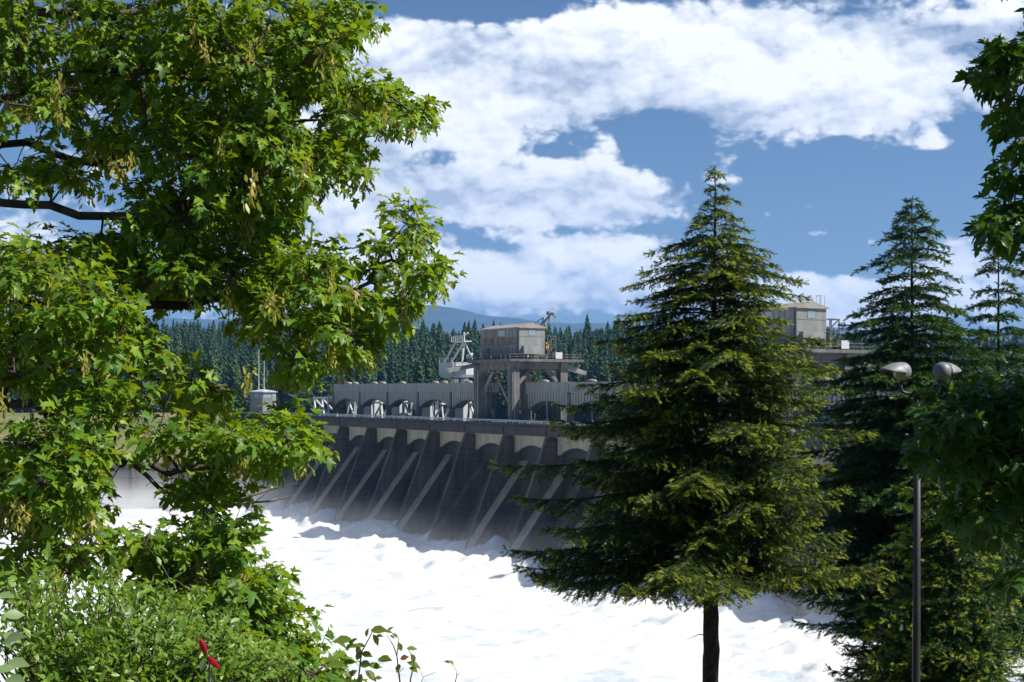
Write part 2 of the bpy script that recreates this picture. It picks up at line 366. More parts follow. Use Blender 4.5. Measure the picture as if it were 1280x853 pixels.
w2 = wn.nodes.new('ShaderNodeTexNoise'); w2.inputs['Scale'].default_value = .9; w2.inputs['Detail'].default_value = 8
wbp = wn.nodes.new('ShaderNodeBump'); wbp.inputs['Strength'].default_value = .35; wbp.inputs['Distance'].default_value = .5
wn.links.new(wt.outputs['Object'], w2.inputs['Vector']); wn.links.new(w2.outputs['Fac'], wbp.inputs['Height']); wn.links.new(wbp.outputs['Normal'], wb.inputs['Normal'])
grid('river', np.arange(-190, 170, .85), np.arange(70, 455, .85), river_z, water)
grid('reservoir', np.linspace(-1500, 2500, 3), np.linspace(160, 760, 2), lambda X, Y: np.where(dam_n(X, Y) > -8, WL-6, -13.0), M['calm']) if False else None

def hill_z(X, Y):
    t = np.clip((Y-610)/560, 0, 1); t = t*t*(3-2*t)
    px = X/np.maximum(Y, 1)*F + 640
    top = np.interp(px, [-600, 0, 300, 540, 640, 760, 900, 1060, 1300, 2000], [27, 24, 24, 21, 17, 22, 18, 12, 13, 20])
    return -14 + (top+14)*t + fbm(X*.012, Y*.012, 4)*7*t - np.clip((Y-1230)/500, 0, 1)*30
grid('hillside', np.linspace(-1500, 1500, 180), np.linspace(600, 1900, 90), hill_z, M['hill'])
def mount_fn(Yr, depth, tab, rough):
    def f(X, Y):
        px = X/Yr*F + 640
        top = (HY - np.interp(px, tab[0], tab[1]))/F*Yr
        t = np.clip(1-np.abs(Y-Yr)/depth, 0, 1)
        return -30 + (top+30)*(t**.8) + fbm(X*.0010, Y*.0010, 6)*rough*np.clip(t*(1.25-t)*3, .12, 1)
    return f
grid('mountain', np.linspace(-9500, 9500, 300), np.linspace(9800, 17800, 90),
     mount_fn(14000, 3900, ([-600,100,300,420,480,540,570,600,640,680,720,760,850,950,1100,1400,1900],[402,398,400,396,388,381,384,389,391,397,400,402,400,408,412,405,400]), 110), M['mount'])
def ground_z(X, Y): return np.full_like(X, -43.0)
grid('ground', np.linspace(-15500, 15500, 3), np.linspace(-400, 18500, 3), ground_z, M['hill'])

# far bank on the left, below the booth
def far_z(X, Y):
    return np.interp(Y, [430, 437, 470, 545, 640], [-23.2, -23.0, -19.5, -8.6, -12.0]) + fbm(X*.05, Y*.05, 3)*.8
grid('far_bank', np.linspace(-420, -92, 70), np.linspace(433, 640, 40), far_z, M['grass'])

# ------------------------------------------------------------------ dam (local x = along, y = upstream, z up)
RZ = math.atan2(A[1], A[0])
def on_dam(s, u, z):
    p = P0 + A*s - Nn*u; return (p[0], p[1], z)
DK = -8.0
dam = tag(empty('spillway_dam', on_dam(0, 0, 0), RZ), 'long dark concrete spillway dam with sloping piers above white water', 'dam')
K0, K1 = 0, 15
SL, SR = -75.0, K1*PITCH + 6
m = MB(); m.box(SL, SR, -2.9, 13, DK-.9, DK); m.build('deck', M['fascia'], dam)
m = MB(); m.box(SL, SR, -3.35, -2.902, DK-2.35, DK+.42); m.box(SL, SR, -3.6, -3.352, DK-.62, DK-.28)
for k in range(K0-4, K1+1): m.box(k*PITCH-1.9, k*PITCH+.0, -3.56, -3.353, DK-2.3, DK-.66)
m.build('parapet', M['fascia'], dam)
m = MB()
m.bar((SL+30, -3.2, DK+1.02), (SR, -3.2, DK+1.02), .16, .20); m.bar((SL+30, -3.2, DK+.74), (SR, -3.2, DK+.74), .10, .10)
for s in np.arange(SL+30, SR, 3.05): m.box(s-.05, s+.05, -3.25, -3.15, DK+.42, DK+.96)
m.build('railing', M['rail'], dam)
# body: end wall and sill
m = MB(); m.prism([(-3.0, DK-.9), (-3.0, DK-6), (-9, WL-4), (12.9, WL-4), (12.9, DK-.9)], 'x', SL, -3.2)
m.build('abutment_block', M['dam'], dam)
for k in range(K0, K1+1):
    s = k*PITCH
    pol = [(9.8, DK-.902), (-3.0, DK-.902), (-3.05, DK-2.4), (-13.4, WL-.2), (-14.2, WL-3.5), (-4.0, WL-3.5), (-1.5, DK-2.4), (-1.5, DK-.9015), (9.8, WL-3.5)]
    vs = [(s, u, z) for u, z in pol[:5]] + [(s, 9.8, WL-3.5)]
    vl = [(s-3.0, 9.8, DK-.902), (s-3.0, -1.2, DK-.902), (s-3.0, -1.2, DK-2.4), (s-3.0, -6.5, WL-.2), (s-3.0, -7.0, WL-3.5), (s-3.0, 9.8, WL-3.5)]
    vn = [(s-1.0, u, z) for u, z in pol[1:5]]
    m = MB(); m.add(vs+vl+vn, [(0,1,2,3,4,5), (11,10,9,8,7,6), (0,6,7,12,1), (1,12,13,2), (2,13,14,3), (3,14,15,4), (12,7,8,13), (13,8,9,14), (14,9,10,15), (5,4,15,10,11), (0,5,11,6)])
    p_ = m.build('pier', M['dam'], dam)
    m = MB(); m.prism([(1.5, -16.7), (-12.4, -34.4), (-13.3, -36.3), (-13.5, WL-3.4), (1.5, WL-3.4)], 'x', s+.004, s+2.9); m.build('strip_backing', M['dam'], dam)  # block added to carry the painted sun strip
    if k != 5:  # painted strip left off where the crane's shadow falls
        m = MB(); m.prism([(1.5, -16.698), (-12.4, -34.398), (-13.3, -36.3), (-13.3, -36.0), (-12.4, -34.1), (1.5, -16.4)], 'x', s+.006, s+3.1); m.build('sunlit_strip', M['sunstrip_coping'], dam)  # pale strip stands in for sunlight on the pier side
    if k < K1:
        # haunched beige girder closing the top of the bay
        nn = 14; a0, a1 = s+.01, s+PITCH-3.01
        poly = [(a0, DK-2.38), (a0, -14.6)] + [(a0+.9+(a1-a0-1.8)*i/nn, -14.4+1.7*math.sin(math.pi*i/nn)**.8) for i in range(nn+1)] + [(a1, -14.6), (a1, DK-2.38)]
        m = MB(); m.prism(poly, 'y', -.35, .25)
        m.box(a0, a1, -.75, -.352, DK-2.75, DK-2.40)
        m.build('curtain_girder', M['beige'], dam)
        m = MB(); m.box(a0, a1, 1.6, 2.2, -24, DK-.905); 
        for z in (-16.5, -18.5, -20.5, -22.5): m.box(a0, a1, 1.35, 1.598, z, z+.35)
        m.build('gate', M['dark'], dam)
        m = MB(); m.prism([(9, WL-3.4), (9, -21), (1.2, -20.5), (-.5, -24), (-4, -31), (-7, -36.0), (-9, WL-2.0), (-9, WL-3.4)], 'x', a0, a1)
        m.build('spillway_chute', M['dam'], dam)

# tan river wall on the far bank and the end wall
m = MB(); m.box(-420, -84, 430, 432.9, -40, -22.7); m.box(-420, -84, 429.6, 433.2, -22.698, -22.2)
for x in np.arange(-410, -90, 14): m.box(x, x+.5, 429.7, 429.998, -40, -22.72)
tag(m.build('river_wall', M['wall']), 'tan concrete river wall along the far bank below the grass', 'wall')
m = MB(); o_ = tag(empty('training_wall', on_dam(-22, -4, 0), RZ), 'tan sloping end wall beside the leftmost spillway pier', 'wall')
m.prism([(-3, -17.0), (-14, -22.0), (-31, -28), (-31, -40), (-3, -40)], 'x', 0, 4.2); m.build('wall_body', M['wall'], o_)
m = MB(); m.bar((2.1, -3, -16.8), (2.1, -14, -21.8), 4.6, .4); m.bar((2.1, -14, -21.8), (2.1, -31, -27.8), 4.6, .4); m.build('coping', M['sunstrip_coping'], o_)

# ------------------------------------------------------------------ girder galleries above the deck
GT, GB = 1.85, -.55        # top band
def arch_z(t): return -4.35 + 1.95*max(0.0, math.sin(math.pi*t))**.75
def gallery(k0, k1, label):
    g = tag(empty('girder_gallery', on_dam(k0*PITCH, 3.6, DK), RZ), label, 'gallery', 'ribbed girder galleries on the dam deck')
    O = -DK
    for k in range(k1-k0):
        a = k*PITCH - 1.5; b = a + PITCH; nn = 16
        m = MB(); m.box(a+.12, b-.12, 0, 3.6, GB+O, GT+O); m.box(a+.05, b-.05, -.12, -.002, GT+O-.3, GT+O+.02); m.box(a+.05, b-.05, -.10, -.002, GB+O, GB+O+.25)
        m.box(a+.05, b-.05, -.05, -.002, (GB+GT)/2+O, (GB+GT)/2+O+.08)
        m.build('top_band', M['girder'], g)
        poly = [(a+.5, GB+O-.002), (a+.5, -4.7+O)] + [(a+1.3+(PITCH-2.6)*i/nn, arch_z(i/nn)+O) for i in range(nn+1)] + [(b-.5, -4.7+O), (b-.5, GB+O-.002)]
        m = MB(); m.prism(poly, 'y', .45, 3.3); m.build('shadow_dark_arch_web', M['dark'], g)  # web coloured dark to paint in the deep shadow between ribs
        m = MB(); nf = 15
        for i in range(nf):
            t = (i+.5)/nf; x = a+.6+(PITCH-1.2)*t
            zb = min(arch_z(min(1, max(0, (x-.27-a-1.3)/(PITCH-2.6)))), arch_z(min(1, max(0, (x+.27-a-1.3)/(PITCH-2.6)))))
            m.box(x-.40, x+.40, 0.02, .448, zb+O, GB+O-.004)
        m.build('rib_row', M['rib'], g)
        m = MB(); m.box(a-.55, a+.55, -.15, 1.1, 0, GB+O-.3); m.box(a-.75, a+.75, -.3, 1.2, 3.2, 3.9); m.build('column', M['crane'], g)
        m = MB(); x = a+PITCH*.47; m.box(x-.16, x+.16, .3, .62, 0, arch_z(.47)+O); m.build('post', M['house'], g)
        for j in range(random.choice((1, 2))):
            x = a + PITCH*(.35+.25*j) + random.uniform(-1, 1)
            m = MB(); Mx = Matrix.Translation((x, 1.8, GT+O)) @ Matrix.Diagonal((1.5, .9, 1, 1))
            m.lathe([(1.0, 0), (1.0, .25), (.8, .5), (.4, .62), (0, .66)], 12, Mx); m.build('roof_vent', M['roof'], g, True)
    m = MB(); x = (k1-k0)*PITCH - 1.5; m.box(x-.55, x+.55, -.15, 1.1, 0, GB+O-.3); m.build('column', M['crane'], g)
    return g
gallery(0, 5, 'grey ribbed girder gallery on arches between the white truss and the first gantry crane')
gallery(6, 10, 'grey ribbed girder gallery on arches running from the first gantry crane behind the large spruce')
gallery(11, 15, 'grey ribbed girder gallery behind the dark spruce, beyond the second gantry crane')

# white frames and white stair blocks seen through the arches
def frame_thing(s, u, w, h, label, lean=.0, flip=False):
    t = tag(empty('lifting_frame', on_dam(s, u, DK), RZ), label, 'steel frame', 'white steel frames on the dam deck')
    for y in (0, 2.6):
        MB().bar((0, y, 0), (lean, y, h), .42).build('upright', M['white'], t); MB().bar((w, y, 0), (w+lean*.6, y, h), .42).build('upright', M['white'], t)
        MB().bar((lean-.3, y, h), (w+lean*.6+.2, y, h), .5).build('crossbeam', M['white'], t); MB().bar((0, y, .45), (w, y, .45), .6).build('crossbeam', M['white'], t)
        (MB().bar((w, y, h), (0, y, .5), .42) if flip else MB().bar((lean, y, h), (w, y, .5), .42)).build('diagonal_brace', M['white'], t)
    for x in (lean, w+lean*.6): MB().bar((x, .3, h), (x, 2.3, h), .4).build('tie_bar', M['white'], t)
    return t
frame_thing(-10.5, 2.0, 9.5, 5.7, 'large white steel truss frame at the left end of the gallery', -2.0)
for k, d in enumerate(['under the first arch from the left', 'under the second arch from the left', 'under the third arch from the left', 'under the fourth arch from the left', 'under the fifth arch, beside the first crane leg']):
    frame_thing(k*PITCH+2.2+.7*(k % 2), 6.5, 4.6, 4.4, 'small white steel frame '+d, -1.3 if k % 2 else 1.3, bool(k % 2))
for k, d in [(0, 'first'), (1, 'second'), (2, 'third'), (3, 'fourth')]:
    t = tag(empty('stair_block', on_dam(k*PITCH+8.5, 8.0, DK), RZ), 'white concrete stair block with dark handrail seen through the %s gallery arch' % d, 'stair', 'white stair blocks on the dam deck')
    m = MB(); m.prism([(0, 0), (7.2, 0), (7.2, 5.0), (5.6, 5.0), (0, .9)], 'y', 0, 2.6); m.build('stair_body', M['white'], t)
    if k % 2 == 0:
        m = MB()
        for dz in (.0, 1.0): m.bar((0, -.12, 1.0+dz), (4.6, -.12, 4.3+dz*.2), .16)
        for q in range(5): m.bar((.5+q*.9, -.12, 1.3+q*.66), (.5+q*.9, -.12, 2.2+q*.52), .12)
        m.build('handrail', M['dark'], t)

# ------------------------------------------------------------------ gantry crane (local origin at deck, middle of its bay, front rail)
def gantry(label, rusty):
    O = -DK
    g = tag(empty('gantry_crane', on_dam(5.5*PITCH, 0, DK), RZ), label, 'gantry crane', 'gantry cranes on the dam deck')
    hx = 8.1; D = 13.6
    for sx in (-1, 1):
        for y in (0, D):
            m = MB(); x = sx*hx
            m.prism([(x-1.0, .9), (x+1.0, .9), (x+1.0, 13.4), (x+1.6*(1 if sx < 0 else 1), 14.6), (x-1.6, 14.6), (x-1.0, 13.4)], 'y', y-1.0, y+1.0)
            m.box(x-.5, x+.5, y-1.12, y-1.002, 1.4, 12.8)
            m.build('leg', M['crane'], g)
            m = MB(); m.box(x-2.2, x+2.2, y-.7, y+.7, .25, .898)
            for q in (-1.5, 1.5): m.lathe([(0, -.25), (.38, -.25), (.38, .25), (0, .25)], 12, Matrix.Translation((x+q, y, .38)) @ Matrix.Rotation(R(90), 4, 'X'))
            m.build('bogie', M['dark'], g)
    for y in (0, D):
        m = MB(); nn = 10; a0, a1 = -hx+1.01, hx-1.01
        poly = [(a0, 14.6), (a0, 11.2), (a0+.9, 12.3), (a0+2.4, 12.9), (a1-1.0, 12.9), (a1, 12.5), (a1, 14.6)]
        m.prism(poly, 'y', y-.7, y+.7); m.build('portal_girder', M['crane'], g)
    for sx in (-1, 1):
        x = sx*hx
        MB().box(x-.7, x+.7, 1.01, D-1.01, 13.0, 14.58).build('side_girder', M['crane'], g)
        MB().bar((x, .9, 9.4), (x, 4.6, 13.1), .9).build('knee_brace', M['crane'], g); MB().bar((x, D-.9, 9.4), (x, D-4.6, 13.1), .9).build('knee_brace', M['crane'], g)
    MB().bar((-hx+2.5, 3, 12.6), (hx-2.2, 2, 1.2), .4).build('stay_rod', M['girder'], g); MB().bar((-hx+1.2, 1.3, 9), (-hx+4, 1.6, 12.6), .5).build('stay_rod', M['girder'], g)
    # ladder tower on left leg
    m = MB()
    for dx in (0, 1.3):
        m.bar((-hx+1.8+dx, 1.6, 0), (-hx+1.8+dx, 1.6, 9), .2)
    for z in np.arange(.6, 9, .9): m.bar((-hx+1.8, 1.6, z), (-hx+3.1, 1.6, z+.6), .14)
    m.build('ladder', M['dark'], g)
    # platform
    m = MB(); m.box(-9.3, 10.6, -2.6, D+4.6, 14.61, 15.25); m.box(-9.32, 10.62, -2.75, -2.602, 14.75, 15.35); m.box(10.602, 10.75, -2.6, D+4.6, 14.75, 15.35)
    m.build('platform', M['crane'], g)
    m = MB()
    for z in (15.9, 16.5): 
        m.bar((-9.2, -2.6, z), (10.5, -2.6, z), .13); m.bar((10.5, -2.6, z), (10.5, D+4.5, z), .13)
    for x in np.arange(-9.2, 10.6, 1.97): m.bar((x, -2.6, 15.25), (x, -2.6, 16.5), .13)
    for y in np.arange(-.6, D+4.6, 2.0): m.bar((10.5, y, 15.25), (10.5, y, 16.5), .13)
    m.build('railing', M['crane'], g)
    m = MB(); m.box(10.6, 10.7, 10.1, 12.0, 15.5, 17.0); m.build('sign_board', M['white'], g)
    for x, y, z in ((-9.0, -2.2, 15.9), (-6.0, -2.2, 15.7), (1.5, -2.2, 15.7), (9.5, 3.0, 15.8), (9.9, 8.0, 15.7)):
        m = MB(); m.box(x-.22, x+.22, y-.2, y+.2, z, z+.42); m.bar((x, y, 15.25), (x, y, z), .12); m.build('floodlight', M['white'], g)
    for x, y, w_, d_, h_ in ((-8.4, -.6, 1.6, 1.2, 1.5), (9.4, 10.6, .9, 1.8, 1.9), (9.3, 5.2, .8, 1.2, 1.2)):
        m = MB(); m.box(x-w_/2, x+w_/2, y-d_/2, y+d_/2, 15.252, 15.25+h_); m.build('equipment_box', M['dark'], g)
    m = MB(); m.box(-2.6, 2.6, 4.2, 8.8, 11.9, 12.95); m.box(-2.0, 2.0, 5, 8, 11.2, 11.898); m.build('hoist_trolley', M['dark'], g)
    m = MB()
    for x in (-1.4, -.9, .9, 1.4): m.bar((x, 6.4, 4.2), (x, 6.4, 11.2), .09)
    m.box(-1.7, 1.7, 6.0, 6.8, 3.4, 4.2); m.build('hook_block', M['crane'], g)
    m = MB(); m.tube([(-hx+1.12, -1.0, 1), (-hx+1.12, -1.0, 9), (-hx+1.2, -1.0, 13)], .09, 6); m.tube([(hx+1.1, -.4, 1), (hx+1.1, -.4, 12.8)], .08, 6); m.build('conduit', M['rail'], g)
    m = MB()
    for dx in (0, .7): m.bar((hx-.35+dx, -1.25, .6), (hx-.35+dx, -1.25, 14.5), .09)
    for z in np.arange(.8, 14.4, .5): m.bar((hx-.35, -1.25, z), (hx+.35, -1.25, z), .07)
    m.build('ladder', M['girder'], g)
    # cantilever hoods at both sides
    m = MB(); m.bar((-hx, -1.5, 14.0), (-hx-1.0, -8.6, 12.7), 2.6, .9); m.build('front_cantilever', M['house'], g)
    m = MB(); m.bar((hx, D+1.1, 13.6), (hx+.5, D+6.2, 12.1), 2.0, .9); m.build('rear_cantilever', M['house'], g)
    # machinery house
    x0, x1, y0, y1, z0, z1 = -9.4, 8.6, 1.2, 8.4, 16.3, 22.7
    m = MB(); m.box(x0, x1, y0, y1, z0, z1); m.box(x0-.06, x1+.06, y0-.08, y1+.08, 18.5, 18.75); m.box(x0-.06, x1+.06, y0-.08, y1+.08, 20.7, 20.9)
    hw = m.build('machine_house', M['house'], g)
    if rusty:
        m = MB(); m.box(x0+.15, -.9, y0-.05, y0-.002, 18.8, 20.65); m.box(.6, x1-.7, y0-.05, y0-.002, 18.8, 20.65); m.build('rust_panel', M['rust'], hw)
    m = MB(); m.box(-1.0, 2.1, y0-.07, y0-.003, 20.95, 22.3); m.build('side_window', M['glass'], hw)
    m = MB(); m.box(x1+.003, x1+.07, 3.8, 5.5, 21.0, 22.2); m.build('end_window', M['glass'], hw)
    for q in np.arange(x0+1.5, x1, 1.5):
        MB().box(q-.05, q+.05, y0-.045, y0-.001, 16.35, 22.6).build('cladding_seam', M['crane'], hw)
    m = MB(); m.tube([(x1-.4, y0-.18, 16.4), (x1-.4, y0-.18, 22.6)], .10, 6); m.build('downpipe', M['dark'], hw)
    m = MB(); m.box(x1+.002, x1+.9, 2.0, 6.9, 16.5, 18.48); m.build('bay_panel', M['house'], hw)
    m = MB(); m.box(x0+3.2, x0+4.9, y0-.06, y0-.002, 16.4, 18.4); m.build('door', M['rust' if rusty else 'dark'], hw)
    m = MB(); m.prism([(y0-.4, z1+.002), (y0-.4, z1+.2), ((y0+y1)/2, z1+1.25), (y1+.4, z1+.2), (y1+.4, z1+.002)], 'x', x0-.4, x1+.4)
    m.build('roof', M['roof'], g)
    m = MB(); m.box(-8.8, 8, 1.6, 8, 15.26, 16.298); m.build('under_frame', M['dark'], g)
    # stair cage at the far end of the house
    m = MB()
    for y in (8.9, 11.2):
        for x in (7.0, 9.0): m.bar((x, y, 15.25), (x, y, 21.0), .16)
    for z in (17.0, 18.9, 20.9):
        m.bar((7, 8.9, z), (9, 8.9, z), .2); m.bar((9, 8.9, z), (9, 11.2, z), .2); m.bar((7, 11.2, z), (9, 11.2, z), .2)
        m.bar((9, 8.9, z-1.8), (9, 11.2, z), .2)
    m.build('stair_cage', M['crane'], g)
    return g
g1 = gantry('grey gantry crane with rust streaked machine house left of the large spruce', True)
m = MB(); m.box(7.6, 8.2, 9.0, 9.8, 17.4, 19.4); m.build('control_box', M['yellow'], g1)
# derrick boom lying above roof
m = MB(); m.bar((-6.5, 11.5, 22.5), (3.2, 11.5, 25.7), .16); m.bar((3.2, 11.5, 25.7), (1.5, 11.5, 22.3), .22); m.bar((3.2, 11.5, 25.7), (4.6, 11.5, 22.5), .22); m.bar((1.5, 11.5, 23.4), (7.0, 11.5, 26.6), .42); m.bar((7.0, 11.5, 26.6), (8.8, 11.5, 25.4), .24); m.bar((4.6, 11.5, 22.5), (6.2, 11.5, 26.1), .24)
m.box(5.0, 6.0, 11.2, 11.8, 26.1, 27.0); m.box(7.3, 8.0, 11.2, 11.8, 25.9, 26.6); m.bar((2.6, 11.5, 15.3), (2.6, 11.5, 24.2), .3); m.bar((6.9, 11.5, 26.5), (9.6, 11.5, 23.4), .1)
m.build('derrick_boom', M['house'], g1)
g2 = gantry('grey gantry crane with plain pale machine house behind and right of the large spruce', False)
p2 = on_dam(10.5*PITCH+2.4, 0, DK); g2.location = p2
m = MB()
for x in (7.2, 8.4):
    for y in (7.3, 8.2): m.bar((x, y, 22.8), (x, y, 25.2), .09)
m.bar((7.2, 7.3, 25.1), (8.4, 7.3, 25.1), .09); m.bar((8.4, 7.3, 25.1), (8.4, 8.2, 25.1), .09); m.bar((8.2, 4.6, 23.8), (8.2, 4.6, 25.0), .12); m.bar((8.2, 4.3, 25), (8.2, 5.0, 24.7), .12)
m.build('roof_rail', M['rail'], g2)

# ------------------------------------------------------------------ white crane behind the gallery
wcr = tag(empty('derrick_crane', on_dam(2.95*PITCH-3, 17, -10.2), RZ), 'white crane with boxy cab and tripod mast behind the gallery left of the first gantry', 'crane')
def wb_(x): return x
m = MB(); m.box(-7.2, 4.5, -1.2, 5.5, 13.8, 14.4); m.box(-5.0, -3.4, 1, 2.6, 5, 13.398); m.box(0.5, 2.2, 1, 2.6, 0, 13.398); m.box(-5.5, 3, .5, 3.2, 0, 5); m.build('base_frame', M['white'], wcr)
m = MB(); m.box(-7.8, 0.4, -1.4, 4.4, 14.402, 17.6); m.box(-7.9, .5, -1.5, 4.5, 17.602, 17.9); m.build('cab', M['white'], wcr)
m = MB(); m.box(1.1, 7.5, -1.3, 3.4, 14.402, 16.9); m.build('counterweight', M['white'], wcr)
m = MB(); T_ = (2.2, 1.2, 23.6)
for q in ((-1.5, -1, 17.9), (4.8, -1, 16.9), (4.6, 3.2, 16.9)): m.bar(q, T_, .38)
m.bar((4.0, 1.2, 19.4), (6.4, 1.2, 19.9), .8, 1.0)
m.build('mast_leg', M['white'], wcr)
m = MB(); m.box(-3.0, 4.2, 0, 2.4, 23.5, 23.8)
for x in np.arange(-3, 4.3, 1.2): m.bar((x, 0, 23.8), (x, 0, 25.2), .16)
for z in (24.5, 25.2): m.bar((-3, 0, z), (4.2, 0, z), .16)
m.bar((2.4, 1, 23.8), (2.4, 1, 26.2), .35); m.bar((2.4, 1, 25.2), (4.6, 1, 26.0), .3); m.build('mast_platform', M['white'], wcr)
m = MB()
for dx in (0, 1.3): m.bar((-6.0+dx, -1, 17.9), (-2.8+dx*.7, 1, 23.6), .15)
for q in range(10): m.bar((-6.0+.32*q, -1+.2*q, 17.9+.56*q), (-4.7+.28*q, -1+.2*q, 18.3+.56*q), .14)
m.build('ladder_boom', M['rail'], wcr)
m = MB()
for x in np.arange(-7.3, .6, 1.3): m.bar((x, -1.4, 17.9), (x, -1.4, 19.1), .12)
m.bar((-7.3, -1.4, 19.1), (.4, -1.4, 19.1), .14); m.build('cab_railing', M['rail'], wcr)

# ------------------------------------------------------------------ control booth with two masts
bp_ = on_dam(-3.0*PITCH, 2.0, DK)
bt = tag(empty('control_booth', bp_, RZ), 'pale octagonal control booth with two masts at the left end of the dam', 'booth')
MX = Matrix.Rotation(R(22.5), 4, 'Z')
m = MB(); m.lathe([(0, 0), (4.4, 0), (4.4, 5.2), (0, 5.2)], 8, MX); m.lathe([(0, 5.21), (4.3, 5.21), (4.3, 7.3), (0, 7.3)], 8, MX); m.build('wall', M['house'], bt)
m = MB()
for q in range(8):
    a = q*math.pi/4; ca, sa = math.cos(a), math.sin(a); d = 4.3*math.cos(math.pi/8)+.04
    pts = [(d*ca - w*sa, d*sa + w*ca, z) for w, z in ((-1.35, 5.5), (1.35, 5.5), (1.35, 7.0), (-1.35, 7.0))]
    inn = [(p[0]-.06*ca, p[1]-.06*sa, p[2]) for p in pts]
    m.add(pts+inn, [(0,1,2,3),(7,6,5,4),(0,4,5,1),(1,5,6,2),(2,6,7,3),(3,7,4,0)])
m.build('window_band', M['glass'], bt)
m = MB(); m.lathe([(0, 7.302), (4.9, 7.302), (4.9, 7.6), (.6, 8.3), (0, 8.3)], 8, MX); m.build('roof', M['white'], bt)
for (x, y, h) in ((-1.2, -1, 21.5), (2.6, -.6, 18.2)):
    m = MB(); m.tube([(x, y, 7.8), (x, y, h)], [.16, .11], 8)
    for z in (11, 13.5, 16, 18): 
        if z < h: m.bar((x-.9, y, z), (x+.2, y, z), .12)
    m.build('mast', M['white'], bt)
m = MB(); m.tube([(2.6, -.6, 17), (17, 0, 1.0)], .05, 4); m.tube([(2.6, -.6, 13), (11, 0, 1.0)], .05, 4); m.build('guy_wire', M['crane'], bt)
t = tag(empty('deck_lamp', on_dam(-1.1*PITCH+4, 6, DK), RZ), 'thin grey lamp post on the dam deck beside the white truss frame', 'lamp post')
m = MB(); m.tube([(0,0,0),(0,0,7.4)], [.12,.08], 6); m.build('post', M['crane'], t)
m = MB(); m.box(-.35,.35,-.2,.2,7.4,7.7); m.build('lamp_head', M['white'], t)

# ------------------------------------------------------------------ distant trees
def far_conifer(seed, h=1.0, w=.15):
    r = np.random.default_rng(seed); V = []; T = []
    n = 96
    for i in range(n):
        f = (i+.5)/n; z = .08 + .92*f; rad = w*((1-f)**.72)*(.70+.6*r.random())*(.72 if f < .06 else 1) + .006
        a = i*2.399+r.random()*.8; ca, sa = math.cos(a), math.sin(a); hw = rad*.48+.006
        b = len(V)
        V += [(0,0,z+.02), (rad*.62*ca-hw*sa, rad*.62*sa+hw*ca, z-.012), (rad*ca, rad*sa, z-.045-rad*.12), (rad*.62*ca+hw*sa, rad*.62*sa-hw*ca, z-.012)]
        T += [(b,b+1,b+2),(b,b+2,b+3)]
    b = len(V)
    for q in range(4):
        a = q*math.pi/2; V.append((.010*math.cos(a), .010*math.sin(a), -.02))
    V.append((0,0,1.0)); T += [(b+q, b+(q+1) % 4, b+4) for q in range(4)]
    return np.array(V), np.array(T)
_r = np.random.default_rng(77); _n = 260; _d = norm(_r.normal(size=(_n,3))); _p = _d*np.array([.26,.26,.40])*_r.uniform(.7,1.08,(_n,1)) + np.array([0,0,.55])
_X, _Y, _Z = frame(_r.normal(size=(_n,3)), _d+_r.normal(size=(_n,3))*.4)
FB = scatter(np.array([(-.5,-.4,0),(.5,-.4,0),(0,.8,.1)]), np.array([(0,1,2)]), _X, _Y, _Z, _p, _r.uniform(.08,.13,_n))
FC = [far_conifer(s, 1, w) for s, w in ((1,.17),(2,.12),(3,.20),(4,.15),(5,.26),(6,.18))]
pts = []
r_ = np.random.default_rng(5)
Yc = 616.0
while Yc < 1290:
    step = 7.6*(Yc/900)**.5; xlim = Yc*.40+40
    for x in np.arange(-xlim, xlim, step):
        pts.append((x+r_.uniform(-.5,.5)*step, Yc+r_.uniform(-.5,.5)*step*1.3))
    Yc += step*1.25
pts = np.array(pts); pz = hill_z(pts[:,0], pts[:,1])
th = r_.uniform(17, 33, len(pts))*(.75+.5*vnoise(pts[:,0]*.02, pts[:,1]*.02))
keep = (r_.random(len(pts)) < .93) & ~((pts[:,1] < 655) & (pts[:,0] < -100) & (pts[:,0]/pts[:,1]*F+640 < 170))
pts, pz, th = pts[keep], pz[keep], th[keep]
px = pts[:,0]/pts[:,1]*F+640; pt = HY-(pz+th)/pts[:,1]*F
vis = ((px > 180) & (px < 780) & (pt < 480)) | ((px > -5) & (px < 60) & (pt < 512)) | ((px > 1030) & (px < 1075))
show = np.where(vis, th/pts[:,1], 0)
order = np.argsort(-show); chosen = set(order[:290].tolist())
fme = [np_mesh('conifer', V, T, [M['far_needle'] if i % 3 else M['far_needle_b']]) for i, (V, T) in enumerate(FC)]
Vs, Ts, Ms = [], [], []; nb = 0
for i in range(len(pts)):
    vi = int(r_.integers(6)); rz = r_.uniform(0, 6.28)
    if i in chosen:
        o = link('conifer_tree', fme[vi]); o.location = (pts[i,0], pts[i,1], pz[i]-.3); o.rotation_euler = (0,0,rz); o.scale = (th[i],)*3
        if pt[i] < 425: tag(o, 'dark conifer high in the forest behind the dam, its top near the ridge line', 'conifer', 'conifers along the ridge behind the dam')
        elif px[i] < 400: tag(o, 'dark conifer in the forest behind the control booth and maple, left of the gallery', 'conifer', 'conifers behind the control booth')
        else: tag(o, 'dark conifer low in the forest just above the gallery roof', 'conifer', 'conifers behind the girder gallery')
    else:
        V, T = FC[vi]; c, s = math.cos(rz), math.sin(rz)
        if r_.random() < .12 and pz[i] < 14: V, T = FB; th[i] *= .62
        X = np.array([[c,s,0]]); Y = np.array([[-s,c,0]]); Zz = np.array([[0,0,1.]])
        v, t_ = scatter(V, T, X, Y, Zz, np.array([[pts[i,0], pts[i,1], pz[i]-.3]]), [th[i]])
        Vs.append(v); Ts.append(t_+nb); nb += len(v); Ms.append(np.full(len(t_), vi % 3 == 0, dtype=int))
